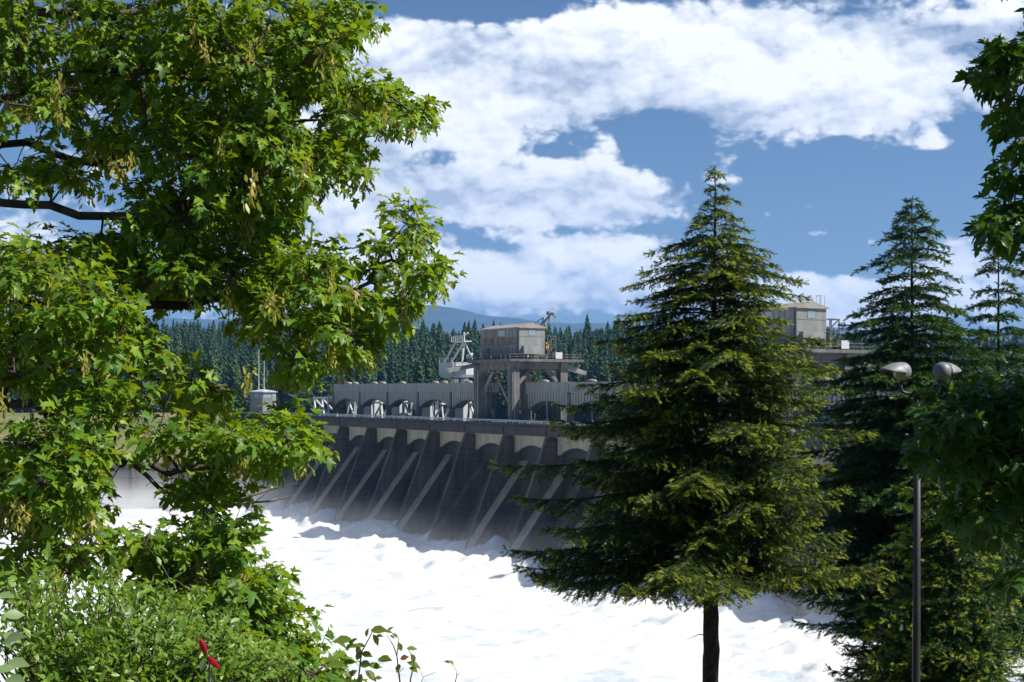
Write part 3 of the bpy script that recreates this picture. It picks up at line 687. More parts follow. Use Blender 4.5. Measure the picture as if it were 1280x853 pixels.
tag(link('forest', np_mesh('forest', np.concatenate(Vs), np.concatenate(Ts), [M['far_needle'], M['far_needle_b']], np.concatenate(Ms))),
    'dense dark conifer forest covering the hillside behind the dam', 'forest', kind='stuff')

def far_broad(seed):
    r = np.random.default_rng(seed); n = 520
    cc = np.array([(r.uniform(-.22,.22), r.uniform(-.22,.22), r.uniform(.35,.85)) for _ in range(9)]); rr = r.uniform(.13,.22, 9)
    k = r.integers(9, size=n); d = norm(r.normal(size=(n,3))); pos = cc[k] + d*rr[k][:,None]*r.uniform(.6,1.05,(n,1))
    tv = np.array([(-.5,-.4,0),(.5,-.4,0),(.6,.4,.1),(0,.75,0),(-.55,.4,.1)]); tt = np.array([(0,1,2),(0,2,3),(0,3,4)])
    X, Y, Zz = frame(r.normal(size=(n,3)), d+np.array([0,0,.4])+r.normal(size=(n,3))*.3)
    v, t_ = scatter(tv, tt, X, Y, Zz, pos, r.uniform(.05,.085,n))
    b = len(v); st = np.array([(-.03,0,-.02),(.03,0,-.02),(0,.03,-.02),(0,0,.6)]); v = np.concatenate([v, st]); t_ = np.concatenate([t_, np.array([(b,b+1,b+3),(b+1,b+2,b+3),(b+2,b,b+3)])])
    return np_mesh('broadleaf', v, t_, [M['far_leaf']])
BM = [far_broad(s) for s in (1,2,3)]
for i, x in enumerate((388,404,432,462,480,512,532,545,566,588,612,640,668,690,702,716,736,758,1000,1012)):
    Y = 604+6*math.sin(i*2.1); X = (x-640)/F*Y; h = 15+5*math.sin(i*1.7)
    o = link('broadleaf_tree', BM[i % 3]); o.location = (X, Y, -14.5); o.scale = (h*1.15, h*1.15, h); o.rotation_euler = (0,0,i*1.3)
    tag(o, 'light green broadleaf tree at the forest foot, seen through the gallery arches', 'tree', 'broadleaf trees at the forest foot')

# ------------------------------------------------------------------ near broadleaf trees
_half = [(.07,-.05),(.42,-.07),(.30,.13),(.62,.42),(.22,.40),(.24,.68)]
_ol = [(0,.02)] + _half + [(0,1.0)] + [(-x, y) for x, y in reversed(_half)]
LV = np.array([(0,.30,0)] + [(x, y, 0) for x, y in _ol]); LV[:,2] = .30*np.abs(LV[:,0]) - .28*LV[:,1]**2
LT = np.array([(0, i+1, (i+1) % len(_ol)+1) for i in range(len(_ol))])
OV = np.array([(0,0,0),(.20,.25,.05),(.24,.55,.03),(0,1,-.14),(-.24,.55,.03),(-.20,.25,.05),(0,.5,-.04)]); OT = np.array([(6,0,1),(6,1,2),(6,2,3),(6,3,4),(6,4,5),(6,5,0)])

def grow(limbs, cl, wmul=1.0):
    """limbs: polylines of points; each cluster point is joined to the nearest wood, nearest first"""
    def smooth(pl):
        pl = [np.array(p, float) for p in pl]; q = [2*pl[0]-pl[1]] + pl + [2*pl[-1]-pl[-2]]; o = []
        for i in range(1, len(q)-2):
            for t in np.linspace(0, 1, 5)[:-1]:
                o.append(.5*((2*q[i]) + (-q[i-1]+q[i+1])*t + (2*q[i-1]-5*q[i]+4*q[i+1]-q[i+2])*t*t + (-q[i-1]+3*q[i]-3*q[i+1]+q[i+2])*t**3))
        return o + [pl[-1]]
    limbs = [smooth(l) for l in limbs]
    pos, par = [], []
    for li, pl in enumerate(limbs):
        prev = -1
        if li > 0:
            q = np.array(pos); prev = int(np.argmin(np.linalg.norm(q - pl[0], axis=1)))
        for a, b in zip(pl[:-1], pl[1:]):
            n = max(1, int(np.linalg.norm(b-a)/.35))
            for j in range(n):
                if prev < 0 or j > 0 or True:
                    p = a + (b-a)*(j/n) + rng.normal(0, .02, 3)
                    pos.append(p); par.append(prev); prev = len(pos)-1
        pos.append(pl[-1]); par.append(prev)
    nl = len(pos)
    pos = np.array(pos); cl = np.array(cl); n = len(cl)
    allp = np.concatenate([pos, cl]); par = par + [-1]*n
    best = np.full(n, 1e9); who = np.zeros(n, int)
    for i in range(nl):
        d = np.linalg.norm(cl - pos[i], axis=1); u = d < best; best[u] = d[u]; who[u] = i
    done = np.zeros(n, bool)
    for _ in range(n):
        i = int(np.argmin(np.where(done, 1e9, best))); done[i] = True; par[nl+i] = int(who[i])
        d = np.linalg.norm(cl - cl[i], axis=1)*1.0 + .12; u = (d < best) & ~done; best[u] = d[u]; who[u] = nl+i
    cnt = np.ones(len(allp))
    kids = [[] for _ in allp]
    for i, p in enumerate(par):
        if p >= 0: kids[p].append(i)
    order = []; st = [0]
    while st:
        i = st.pop(); order.append(i); st += kids[i]
    for i in reversed(order):
        if par[i] >= 0: cnt[par[i]] += cnt[i] if i >= nl or True else 0
    rad = .0042*wmul*np.minimum(cnt, 4000)**.46
    return allp, np.array(par), rad, nl, kids

def wood(allp, par, rad, nl, trunk_r=None):
    m = MB()
    for i in range(len(allp)):
        p = par[i]
        if p < 0: continue
        a, b = allp[p], allp[i]; ln = np.linalg.norm(b-a)
        if ln < 1e-4: continue
        ra, rb = min(rad[p], rad[i]*1.6), rad[i]
        if i < nl: m.tube([a, b], [rad[p] if par[p] >= 0 else rad[i], rb], 7 if rb > .03 else 5, cap=False)
        else:
            k = 4; sag = rng.normal(0, .06, 3)*ln; sag[2] += .05*ln
            pl = [a + (b-a)*t + sag*math.sin(math.pi*t) for t in np.linspace(0, 1, k+1)]
            m.tube(pl, list(np.linspace(ra, rb, k+1)), 4, cap=False)
    return m

def cluster_leaves(allp, par, nl, per, size, bias, droop=.35, tw=.42):
    c = allp[nl:]; pr = allp[par[nl:]]; n = len(c)
    dirs = norm(c - pr + rng.normal(0, .15, c.shape)); P_, Tp, Up = [], [], []
    twigs = []
    for j in range(3):
        d = norm(dirs*.75 + rng.normal(0, .55, c.shape)*np.array([1,1,.5])); ln = tw*rng.uniform(.6,1.25,(n,1))
        twigs.append((c, c + d*ln))
        side = norm(np.cross(d, np.array([0,0,1.])+rng.normal(0,.2,c.shape)))
        for q in range(max(1, per//6)):
            t = rng.uniform(.15, 1.0, (n,1))
            for sg in (-1, 1):
                tip = norm(d*.55 + side*sg*rng.uniform(.4,1.1,(n,1)) + rng.normal(0,.25,c.shape) + np.array([0,0,-droop]))
                st = c + d*ln*t
                P_.append(st + tip*rng.uniform(.05,.13,(n,1))); Tp.append(tip)
                Up.append(norm(np.array([0,0,.8]) + bias + rng.normal(0,.48,c.shape)))
    P_ = np.concatenate(P_); Tp = np.concatenate(Tp); Up = np.concatenate(Up)
    sc = size*rng.uniform(.42, 1.25, len(P_))
    X, Y, Zz = frame(Tp, Up)
    return P_, X, Y, Zz, sc, twigs

SH = 17
def ell(L_):
    o = []
    for (x, y, rx, ry, n, z0, z1) in L_:
        for _ in range(n):
            a = rng.uniform(0, 6.283); r = math.sqrt(rng.random()); o.append(P(x+max(rx-SH, rx*.45)*r*math.cos(a), y+max(ry-SH, ry*.45)*r*math.sin(a), rng.uniform(z0, z1)))
    return np.array(o)

# left maple
U0, U1 = 12.2, 15.6
ME = [(60,55,110,85,64,U0,U1),(200,65,110,85,92,U0,U1),(320,70,100,85,92,U0,U1),(405,55,45,55,36,U0,U1),(440,22,22,22,9,U0,U1),(452,125,48,36,24,12.5,15),(508,138,22,14,8,13,14.5),
 (430,195,34,22,13,12.5,15),(60,125,75,35,15,U0,U1),(180,165,80,55,42,U0,U1),(300,185,80,65,76,U0,U1),(378,205,46,42,30,U0,U1),(60,215,75,34,13,U0,U1),
 (230,265,75,48,42,U0,U1),(330,270,46,46,34,U0,U1),(150,300,40,22,10,U0,U1),(90,312,55,20,9,U0,U1),(40,338,60,32,24,11,14),(105,372,80,32,38,11,14),(210,340,75,38,46,U0,15),
 (310,345,65,42,46,U0,15),(385,335,45,35,26,12,14.5),(440,372,38,30,20,12,14.5),(483,312,20,16,6,12.5,14),(512,280,15,14,7,12.5,14),(530,345,14,18,8,12.5,14),(500,372,18,12,6,12.5,14),
 (440,422,32,22,13,12,14.5),(400,395,36,25,15,12,14.5),(335,392,50,18,11,12,14.5),(372,446,20,14,8,12,14),(60,415,75,38,38,11,14),(150,425,55,38,19,11,14),(35,470,50,24,13,11,14),
 (235,482,55,28,9,11.5,14.5),(250,500,24,26,10,13,16),(120,500,80,32,25,11,13.5),(62,560,70,36,30,10.5,13),(210,545,55,28,10,11,13.5),(290,552,55,24,21,10.8,12.8),(362,554,28,16,11,10.8,12.5),(338,540,28,14,8,10.8,13),
 (60,620,68,38,24,10.5,13),(110,615,40,26,9,10.5,13),(250,622,34,26,7,10.8,12.8),(288,590,20,18,5,10.8,12.8),(275,668,30,28,8,10.5,12.5),(300,690,16,18,5,10.5,12),
 (85,690,50,30,8,10.3,12.5),(190,690,50,30,11,10.3,12.5),(240,722,60,38,24,10.2,12.2),(308,740,32,34,15,10.2,12),(330,772,24,26,10,10.2,12),(355,812,26,22,11,10,11.6),(390,840,22,16,8,10,11.4),(300,800,50,36,18,10,11.8),(38,700,40,45,9,10,12.5),
 (-90,120,110,160,60,U0,U1),(-90,400,110,160,50,11,15),(160,-60,260,50,70,U0,U1)]
cl = ell(ME)
tx, ty = -6.9, 14.2
tr = [np.array(p) for p in ((tx,ty,-5.2),(tx+.1,ty-.1,-2.5),(tx+.15,ty-.1,0),(tx+.3,ty-.1,2.5),(tx+.5,ty-.2,5),(tx+.9,ty-.3,7.5))]
tb = lambda z: np.array([np.interp(z,[-5.2,0,5,7.5],[tx,tx+.15,tx+.5,tx+.9]), ty-.1, z])
limbs = [tr,
 [tb(.9), P(-60,262,14), P(0,253,14), P(130,272,13.6), P(260,250,13.6), P(370,215,13.8)],
 [tb(2.6), P(60,110,14.4), P(200,80,14.2), P(340,70,14), P(430,100,13.8)],
 [tb(-.4), P(0,372,13), P(150,385,13), P(300,372,13.2), P(420,372,13.4), P(490,325,13.3)],
 [tb(-1.2), P(0,505,12.4), P(110,556,12), P(165,580,11.9), P(225,588,11.8), P(290,575,11.8), P(345,560,11.8)],
 [P(165,580,11.9), P(240,625,11.7), P(300,655,11.5)],
 [tb(-1.8), P(20,590,12), P(60,655,11.7), P(95,720,11.4), P(140,760,11.2)],
 [tb(-1.5), P(40,560,12.4), P(110,640,12), P(150,700,11.6), P(250,740,11.3), P(350,800,11)],
 [tb(.3), P(0,450,14.8), P(150,465,14.8), P(280,485,14.8)],
 [tb(4.2), P(100,20,13.4), P(250,-10,13.6), P(390,10,13.6)],
 [tb(1.6), P(0,180,14), P(120,205,14.5), P(260,160,14.5), P(400,150,14)]]
allp, par, rad, nl, kids = grow(limbs, cl)
rad = np.maximum(rad, .004); _px = allp[:,0]/np.maximum(allp[:,1], 1)*F+640; rad = np.where(_px > -160, np.minimum(rad, .045), rad)
mp = tag(empty('maple_tree', (tx, ty, bank_z(np.array([tx]), np.array([ty]))[0])), 'big leafy maple with yellow seed bunches filling the left side of the view', 'tree')
def par_keep(o, root): o.parent = root; o.location = Vector(o.location) - Vector(root.location); return o
base = np.array(mp.location)
lp, X, Y, Zz, sc, twigs = cluster_leaves(allp, par, nl, 36, .096, np.array([.45,-.12,.35]), .35, .28)
wm = wood(allp, par, rad, nl)
for a, b in twigs:
    for i in range(len(a)):
        wm.tube([a[i], b[i]], [.0045, .0025], 3, cap=False)
par_keep(link('trunk', wm.mesh('trunk', M['bark'], True, fix=False)), mp)
def leaf_scatter(lp, X, Y, Zz, sc):      # three curls of the same leaf, each a little lopsided
    Vs, Ts, nb = [], [], 0
    for q, (fold, dro, sx, sk) in enumerate(((.30,-.28,1.0,0),(.62,-.10,.86,.10),(.12,-.55,1.05,-.12))):
        tv = LV.copy(); tv[:,0] *= sx; tv[:,2] = fold*np.abs(tv[:,0]) + dro*LV[:,1]**2; tv[:,0] += sk*tv[:,1]**2
        i = np.arange(len(lp)) % 3 == q
        v, t = scatter(tv, LT, X[i], Y[i], Zz[i], lp[i], sc[i]); Vs.append(v); Ts.append(t+nb); nb += len(v)
    return np.concatenate(Vs), np.concatenate(Ts)
v, t_ = leaf_scatter(lp, X, Y, Zz, sc)
par_keep(link('crown', np_mesh('crown', v, t_, [M['maple_leaf']])), mp)
# bare grey branch and seed bunches
m = MB(); m.tube([P(255,640,11.6), P(300,624,11.6), P(335,613,11.6), P(371,604,11.5)], [.014,.012,.009,.004], 5); m.tube([P(258,640,11.6), P(305,629,11.5), P(335,627,11.4), P(366,620,11.4)], [.012,.011,.009,.004], 5)
m.tube([P(318,628,11.5), P(330,619,11.5), P(338,612,11.5)], [.006,.005,.003], 4)
par_keep(m.build('bare_branch', M['bark_pale']), mp)
def seed_mesh(s):
    r = np.random.default_rng(s); n = 26
    pos = np.stack([np.clip(r.normal(0,.032,n),-.05,.05), np.clip(r.normal(0,.032,n),-.05,.05), -.20*(np.arange(n)+r.random(n))/n], 1)
    tip = norm(np.stack([r.normal(0,.6,n), r.normal(0,.6,n), -np.ones(n)], 1)); X, Y, Zz = frame(tip, r.normal(size=(n,3)))
    tv = np.array([(-.10,0,0),(.10,0,0),(.24,.6,.03),(.10,1,0),(-.12,.6,.03)]); tt = np.array([(0,1,2),(0,2,4),(4,2,3)])
    v, t_ = scatter(tv, tt, X, Y, Zz, pos, r.uniform(.045,.075,n)); b = len(v); v = np.concatenate([v, [(-.004,0,.01),(.004,0,.01),(0,.0,-.24),(-.004,.004,.01)]]); t_ = np.concatenate([t_, [(b,b+1,b+2),(b+1,b+3,b+2)]]); return np_mesh('seed_bunch', v, t_, [M['seed']])
SM = [seed_mesh(s) for s in range(4)]
pxl = cl[:,0]/cl[:,1]*F+640; pyl = HY-cl[:,2]/cl[:,1]*F
cand = [i for i in range(len(cl)) if 0 < pxl[i] < 545 and 0 < pyl[i] < 800]
random.shuffle(cand)
for j, i in enumerate(cand[:98]):
    o = link('seed_bunch', SM[j % 4]); p = cl[i] + np.array([rng.normal(0,.12), -abs(rng.normal(.25,.15)), -.08]); o.location = p; o.rotation_euler = (0,0,j); o.scale = (rng.uniform(.8,1.5),)*3
    par_keep(o, mp)
SV, ST = [], []; nb = 0
for j, i in enumerate(cand[98:330]):
    me = SM[j % 4]; vv = np.zeros(len(me.vertices)*3); me.vertices.foreach_get('co', vv); vv = vv.reshape(-1,3)
    tt = np.zeros(len(me.polygons)*3, dtype=np.int32); me.loops.foreach_get('vertex_index', tt); tt = tt.reshape(-1,3)
    SV.append(vv*rng.uniform(.7,1.2) + cl[i] + np.array([rng.normal(0,.15), rng.normal(-.1,.2), -.08])); ST.append(tt+nb); nb += len(vv)
o = par_keep(link('seed_bunches', np_mesh('seed_bunches', np.concatenate(SV), np.concatenate(ST), [M['seed']])), mp); o['kind'] = 'stuff'

# right maple: mostly its shaded side
V0, V1 = 15.0, 17.5
ME2 = [(1264,80,26,32,15,V0,V1),(1254,86,18,22,8,V0,V1),(1240,96,10,12,4,V0,V1),(1268,130,16,24,7,V0,V1),(1274,165,10,18,5,V0,V1),(1268,215,16,26,7,V0,V1),(1260,262,22,18,10,V0,V1),(1240,286,16,8,5,V0,V1),(1272,282,14,20,10,V0,V1),
 (1245,500,45,26,30,V0,V1),(1205,520,36,18,13,V0,V1),(1168,517,24,14,7,V0,V1),(1160,560,16,14,4,V0,V1),(1245,570,45,30,36,V0,V1),(1190,580,26,18,8,V0,V1),(1255,640,30,28,13,V0,V1),(1208,640,24,18,8,V0,V1),(1268,720,16,24,6,V0,V1),
 (1360,60,70,120,90,V0,V1+1),(1360,300,70,140,100,V0,V1+1),(1370,560,80,160,100,V0,V1+1),(1470,200,90,260,120,V0,V1+2),(1330,-60,110,60,60,V0,V1),(1560,420,110,140,70,13,16),(1560,200,110,200,110,13,16),(1300,560,40,90,50,V0,V1),(1215,560,50,40,24,V0,V1),(1245,650,26,26,6,V0,V1)]  # off-frame crown clusters added to shade the visible leaves
cl2 = ell(ME2)
tx2, ty2 = 8.0, 16.5
tb2 = lambda z: np.array([tx2-.05*z, ty2, z])
limbs2 = [[tb2(-5.9), tb2(-3), tb2(0), tb2(3), tb2(5)],
 [tb2(1.2), P(1400,260,16.3), P(1310,262,16.2), P(1268,255,16.2)], [tb2(2.6), P(1380,100,16.3), P(1290,98,16.2), P(1250,88,16.2)],
 [tb2(-1.3), P(1400,590,16.3), P(1290,575,16.2), P(1205,560,16.2)], [tb2(-2.0), P(1380,680,16.3), P(1290,655,16.3), P(1230,650,16.2)], [tb2(-2.8), P(1380,800,16.3), P(1300,780,16.2), P(1255,770,16)]]
allp2, par2, rad2, nl2, _ = grow(limbs2, cl2)
mp2 = tag(empty('maple_tree', (tx2, ty2, bank_z(np.array([tx2]), np.array([ty2]))[0])), 'dark shaded maple at the right edge in front of the street lamp', 'tree')
lp, X, Y, Zz, sc, twigs2 = cluster_leaves(allp2, par2, nl2, 18, .155, np.array([0,0,.35]), .3, .24)
wm = wood(allp2, par2, np.maximum(rad2, .004), nl2)
par_keep(link('trunk', wm.mesh('trunk', M['bark'], True, fix=False)), mp2)
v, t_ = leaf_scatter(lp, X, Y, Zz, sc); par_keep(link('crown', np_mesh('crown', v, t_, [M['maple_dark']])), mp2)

# ------------------------------------------------------------------ near conifers
def _sprig():
    V = []; T = []
    r = np.random.default_rng(3)
    for y in (0, .2, .4, .6):
        for sg in (-1, 1):
            b = len(V); V += [(0, y, 0), (0, y+.2, 0), (sg*.24, y+.34, r.uniform(-.08,.10))]; T.append((b,b+1,b+2))
    for y, dz in ((.1,.17),(.45,.16),(.3,-.12)):
        b = len(V); V += [(0, y, 0), (0, y+.2, 0), (r.uniform(-.06,.06), y+.32, dz)]; T.append((b,b+1,b+2))
    b = len(V); V += [(-.05,.7,0),(.05,.7,0),(0,1.05,0)]; T.append((b,b+1,b+2))
    # thin spine so each sprig is one connected leaf spray
    return np.array(V), np.array(T)
PV, PT = _sprig()

def spruce(name, label, base, apex_z, prof, mats, whorl=.21, per=6, sprig=.17, tipfrac=.35, top_gap=.5, lean=(0,0), first=None, dens=1.0, droop=.28, hang=.55, extra=(), trunk_r=.2, seed=1, wide=1.0):
    """prof: (z, left radius, right radius) from the lowest bough to the tip"""
    r = np.random.default_rng(seed)
    base = np.array(base, float); root = tag(empty(name, base), label, 'conifer')
    zs = [p[0] for p in prof]; RL = [p[1]*wide for p in prof]; RR = [p[2]*wide for p in prof]
    H = apex_z - base[2]
    ax = lambda z: np.array([base[0]+lean[0]*(z-base[2])/H, base[1]+lean[1]*(z-base[2])/H, z])
    tm = MB(); n = 22
    zz = np.linspace(base[2]-.4, apex_z, n)
    zz = np.linspace(base[2]-.4, apex_z, 70)
    tm.tube([ax(z)+np.array([r.normal(0,.008), r.normal(0,.008), 0]) for z in zz], [max(.012, trunk_r*(1-(z-base[2])/H)**.9*r.uniform(.93,1.09) + (.08 if z < base[2]+.2 else 0)) for z in zz], 14)
    for _ in range(9):
        z = r.uniform(base[2]+1.0, zs[0]+.4); a = r.uniform(0, 6.28); l_ = r.uniform(.15, .9); q0 = ax(z); q1 = q0 + np.array([math.cos(a)*(trunk_r+l_*.5), math.sin(a)*(trunk_r+l_*.5), -.08*l_]); q2 = q0 + np.array([math.cos(a+.2)*(trunk_r+l_), math.sin(a+.2)*(trunk_r+l_), -.35*l_])
        tm.tube([q0, q1, q2], [.018, .009, .004], 4, cap=False)
    pos, dirs, ups, scl, tipm = [], [], [], [], []
    bm_ = tm; boughs = []
    z = zs[0]
    while z < apex_z - .12:
        f = (z - zs[0])/(apex_z - zs[0])
        k = per if f < .8 else max(3, per-2)
        a0 = r.uniform(0, 6.28); wl = r.uniform(.74, 1.14)
        for j in range(k):
            a = a0 + j*6.283/k + r.normal(0, .25); c = math.cos(a)
            w = .5+.5*c; Rr = np.interp(z, zs, RR)*w + np.interp(z, zs, RL)*(1-w)
            Ln = max(.10, Rr*(wl*r.uniform(.58, 1.10) if f < .9 else r.uniform(.75, 1.1))); boughs.append((z + r.normal(0,.05), a, Ln, f))
        z += whorl*(1+.4*f*f)*r.uniform(.75,1.3)
    for (z_, a, Ln) in extra: boughs.append((z_, a, Ln, (z_-zs[0])/(apex_z-zs[0])))
    for (zb, a, Ln, f) in boughs:
        h = np.array([math.cos(a), math.sin(a), 0]); sidev = np.array([-h[1], h[0], 0]); p0 = ax(zb)
        up = np.interp(f, [0,.35,.7,1], [-.02,.10,.38,.95]) + r.normal(0,.06); dr = np.interp(f, [0,.5,1], [droop, droop*.9, .25])
        path = lambda t: p0[None] + h[None]*(Ln*t)[:,None] + np.array([[0,0,1.]])*(Ln*(up*t - (up+dr)*t**1.8 + .16*t**4))[:,None]
        tt = np.linspace(0, 1, 7); pl = path(tt)
        if Ln > .3: bm_.tube(list(pl), list(np.linspace(max(.006, .011*Ln), .003, 7)), 4, cap=False)
        nb_ = max(3, int(Ln/.105*dens)); ts = np.sort(r.uniform(.14 if f < .8 else .05, 1.0, nb_)); bp = path(ts); fw = norm(path(np.minimum(ts+.03, 1.02))-path(ts-.03))
        for sg in (-1, 1):
            bl = (np.minimum(.42*Ln*(1.02-ts)+.12, .75) * r.uniform(.6,1.15, nb_))
            if f > .75: bl = bl*.8
            ang = r.uniform(.7,1.1,nb_)[:,None]
            d = norm(fw*np.cos(ang) + sidev[None]*sg*np.sin(ang) + np.stack([r.normal(0,.12,nb_), r.normal(0,.12,nb_), -hang*r.uniform(.1,1.0,nb_)*(1-.7*f)], 1))
            ns = np.maximum(1, (bl/(sprig*.55)).astype(int))
            for i in range(nb_):
                q = np.arange(ns[i]+1); s_ = q/ max(1, ns[i])
                pp = bp[i] + d[i]*(bl[i]*s_*.9)[:,None]; pp[:,2] -= .22*hang*bl[i]*s_**2
                dd = norm(d[i][None] + r.normal(0,.28,(len(q),3)) + np.array([[0,0,-.12]])*s_[:,None])
                pos.append(pp); dirs.append(dd); ups.append(np.array([[0,0,1.]])+r.normal(0,.5,(len(q),3))); scl.append(sprig*r.uniform(.75,1.25,len(q)))
                tp = np.zeros(len(q), int)
                tp[-1] = r.random() < tipfrac*(.25+1.5*ts[i]**2)
                if len(q) > 2 and r.random() < tipfrac*1.3*ts[i]**2: tp[-2] = 1
                tipm.append(tp)
        # along the bough itself
        n2 = max(3, int(Ln/.045)); t2 = r.uniform(.2,1.02,n2); pp = path(t2)
        pos.append(pp); dirs.append(norm(norm(path(np.minimum(t2+.03,1.03))-path(t2-.02)) + r.normal(0,.4,(n2,3)) + np.array([[0,0,.15]]))); ups.append(np.array([[0,0,1.]])+r.normal(0,.5,(n2,3)))
        scl.append(sprig*r.uniform(.7,1.2,n2)); tipm.append((r.random(n2) < tipfrac*t2).astype(int))
    # leader
    lz = np.arange(apex_z-1.0, apex_z, .07)
    pos.append(np.array([ax(z) for z in lz])); dd = r.normal(0,.55,(len(lz),3)); dd[:,2] = 1; dirs.append(norm(dd)); ups.append(r.normal(size=(len(lz),3))); scl.append(np.full(len(lz), sprig*.6)); tipm.append(np.ones(len(lz), int))
    pos = np.concatenate(pos); dirs = np.concatenate(dirs); ups = np.concatenate(ups); scl = np.concatenate(scl); tipm = np.concatenate(tipm)
    X, Y, Zz = frame(dirs, ups); v, t_ = scatter(PV, PT, X, Y, Zz, pos, scl)
    print(name, 'boughs', len(boughs), 'sprigs', len(pos))
    par_keep(link('trunk', tm.mesh('trunk', M['spruce_bark'], True, fix=False)), root)
    par_keep(link('crown', np_mesh('crown', v, t_, mats, np.repeat(tipm, len(PT)))), root)
    return root

def prof_px(rows, xc, Z):
    """rows (y, xleft, xright) -> (z, left radius, right radius), lowest first"""
    o = []
    for (y, l, rr) in sorted(rows, key=lambda q: -q[0]):
        o.append(((HY-y)/F*Z, max(.06, (xc-l)/F*Z), max(.06, (rr-xc)/F*Z)))
    return o
Zs = 30.0
gz = lambda x, y: float(bank_z(np.array([x]), np.array([y]))[0])
bx = P(886, 853, Zs)[0]
spruce('spruce_tree', 'large spruce with yellow green bough tips and bare lower trunk, in mid view', (bx, Zs, gz(bx, Zs)), (HY-207)/F*Zs,
       prof_px([(715,655,1010),(690,668,1020),(660,660,1040),(620,690,1048),(580,690,1055),(540,705,1040),(500,722,1040),(460,748,1020),(420,758,1010),(385,773,998),(350,788,982),(315,818,965),(285,852,938),(262,868,922),(245,884,908),(225,890,900),(207,892,898)], 893, Zs),
       [M['needle'], M['needle_tip']], whorl=.17, per=7, sprig=.128, tipfrac=.52, dens=1.4, wide=1.12, lean=((894-886)/F*Zs, 0), droop=.22, trunk_r=.235, seed=4,
       extra=[((HY-672)/F*Zs, math.pi*1.02, 4.35), ((HY-690)/F*Zs, math.pi*1.04, 4.2), ((HY-700)/F*Zs, math.pi*1.1, 3.9), ((HY-690)/F*Zs, math.pi*.95, 3.6), ((HY-700)/F*Zs, -.12, 3.75), ((HY-690)/F*Zs, -.05, 3.6), ((HY-700)/F*Zs, -.35, 3.0), ((HY-690)/F*Zs, -.8, 2.6), ((HY-700)/F*Zs, math.pi*1.3, 3.4), ((HY-690)/F*Zs, math.pi*1.4, 3.0), ((HY-695)/F*Zs, -1.1, 2.6)])
Zs = 40.0; bx = P(1140, 853, Zs)[0]
spruce('spruce_tree', 'dark green spruce behind the street lamp with its pointed top against the sky', (bx, Zs, gz(bx, Zs)), (HY-246)/F*Zs,
       prof_px([(850,1060,1260),(780,1040,1260),(720,1000,1260),(660,1000,1250),(600,1010,1250),(540,1020,1250),(480,1035,1240),(440,1050,1230),(400,1060,1215),(360,1082,1200),(330,1090,1190),(300,1105,1175),(280,1118,1165),(262,1130,1152),(246,1138,1142)], 1140, Zs),
       [M['needle_b'], M['needle_b_tip']], whorl=.21, per=8, sprig=.18, tipfrac=.50, wide=1.22, droop=.20, hang=.45, trunk_r=.24, seed=8, dens=.85)
Zs = 44.0; bx = P(1248, 853, Zs)[0]
spruce('spruce_tree', 'thin open conifer with visible trunk at the right edge, left of the hanging maple leaves', (bx, Zs, gz(bx, Zs)), (HY-268)/F*Zs,
       prof_px([(800,1150,1330),(700,1160,1330),(600,1165,1325),(520,1175,1320),(460,1185,1312),(420,1192,1305),(380,1200,1300),(350,1205,1292),(330,1208,1288),(310,1222,1275),(290,1236,1260),(268,1246,1250)], 1248, Zs),
       [M['needle_b'], M['needle_b_tip']], whorl=.34, per=6, sprig=.22, tipfrac=.45, droop=.22, hang=.5, trunk_r=.20, seed=15, dens=.8)
Zs = 25.0; bx = P(1190, 853, Zs)[0]
spruce('spruce_tree', 'young yellowish conifer behind the street lamp pole at the lower right', (bx, Zs, gz(bx, Zs)), (HY-500)/F*Zs,
       prof_px([(900,1062,1310),(840,1068,1300),(790,1075,1290),(740,1095,1280),(690,1110,1265),(640,1125,1250),(590,1145,1235),(550,1160,1215),(500,1187,1192)], 1190, Zs),
       [M['needle_b'], M['needle_tip']], whorl=.19, per=7, sprig=.15, tipfrac=.55, droop=.2, hang=.5, trunk_r=.12, seed=21, dens=.9)

# ------------------------------------------------------------------ street lamp
Zl = 22.0; pb = P(1144, 853, Zl); gzl = gz(pb[0], Zl)
lampo = tag(empty('street_lamp', (pb[0], Zl, gzl)), 'tall brown pole lamp with two grey hooded heads in front of the dark spruce', 'street lamp')
S = Zl/F
top = np.array([P(1147, 492, Zl)[0]-pb[0], 0, (HY-492)*S - gzl])
m = MB(); m.tube([(-.05,0,-.05),(0,0,0), tuple(top*.5), tuple(top)], [.072,.068,.060,.050], 16); m.build('pole', M['pole'], lampo, True)
m = MB(); m.lathe([(0,-.02),(.16,-.02),(.16,.10),(.12,.14),(0,.14)], 16, Matrix.Identity(4)); m.build('base_flange', M['pole'], lampo, True)
m = MB()
lx, rx_ = (1126-1147)*S, (1174-1147)*S
zt = top[2]
m.tube([tuple(top+[lx,0,.24]), tuple(top+[lx,0,.09]), tuple(top+[lx+.02,0,.035]), tuple(top+[lx+.07,0,.005]), tuple(top+[lx+.14,0,0]), tuple(top+[rx_-.14,0,0]), tuple(top+[rx_-.07,0,.005]), tuple(top+[rx_-.02,0,.035]), tuple(top+[rx_,0,.09]), tuple(top+[rx_,0,.26])], .026, 10)
m.lathe([(0,-.06),(.075,-.06),(.075,.05),(0,.05)], 14, Matrix.Translation(top)); m.build('cross_arm', M['pole'], lampo, True)
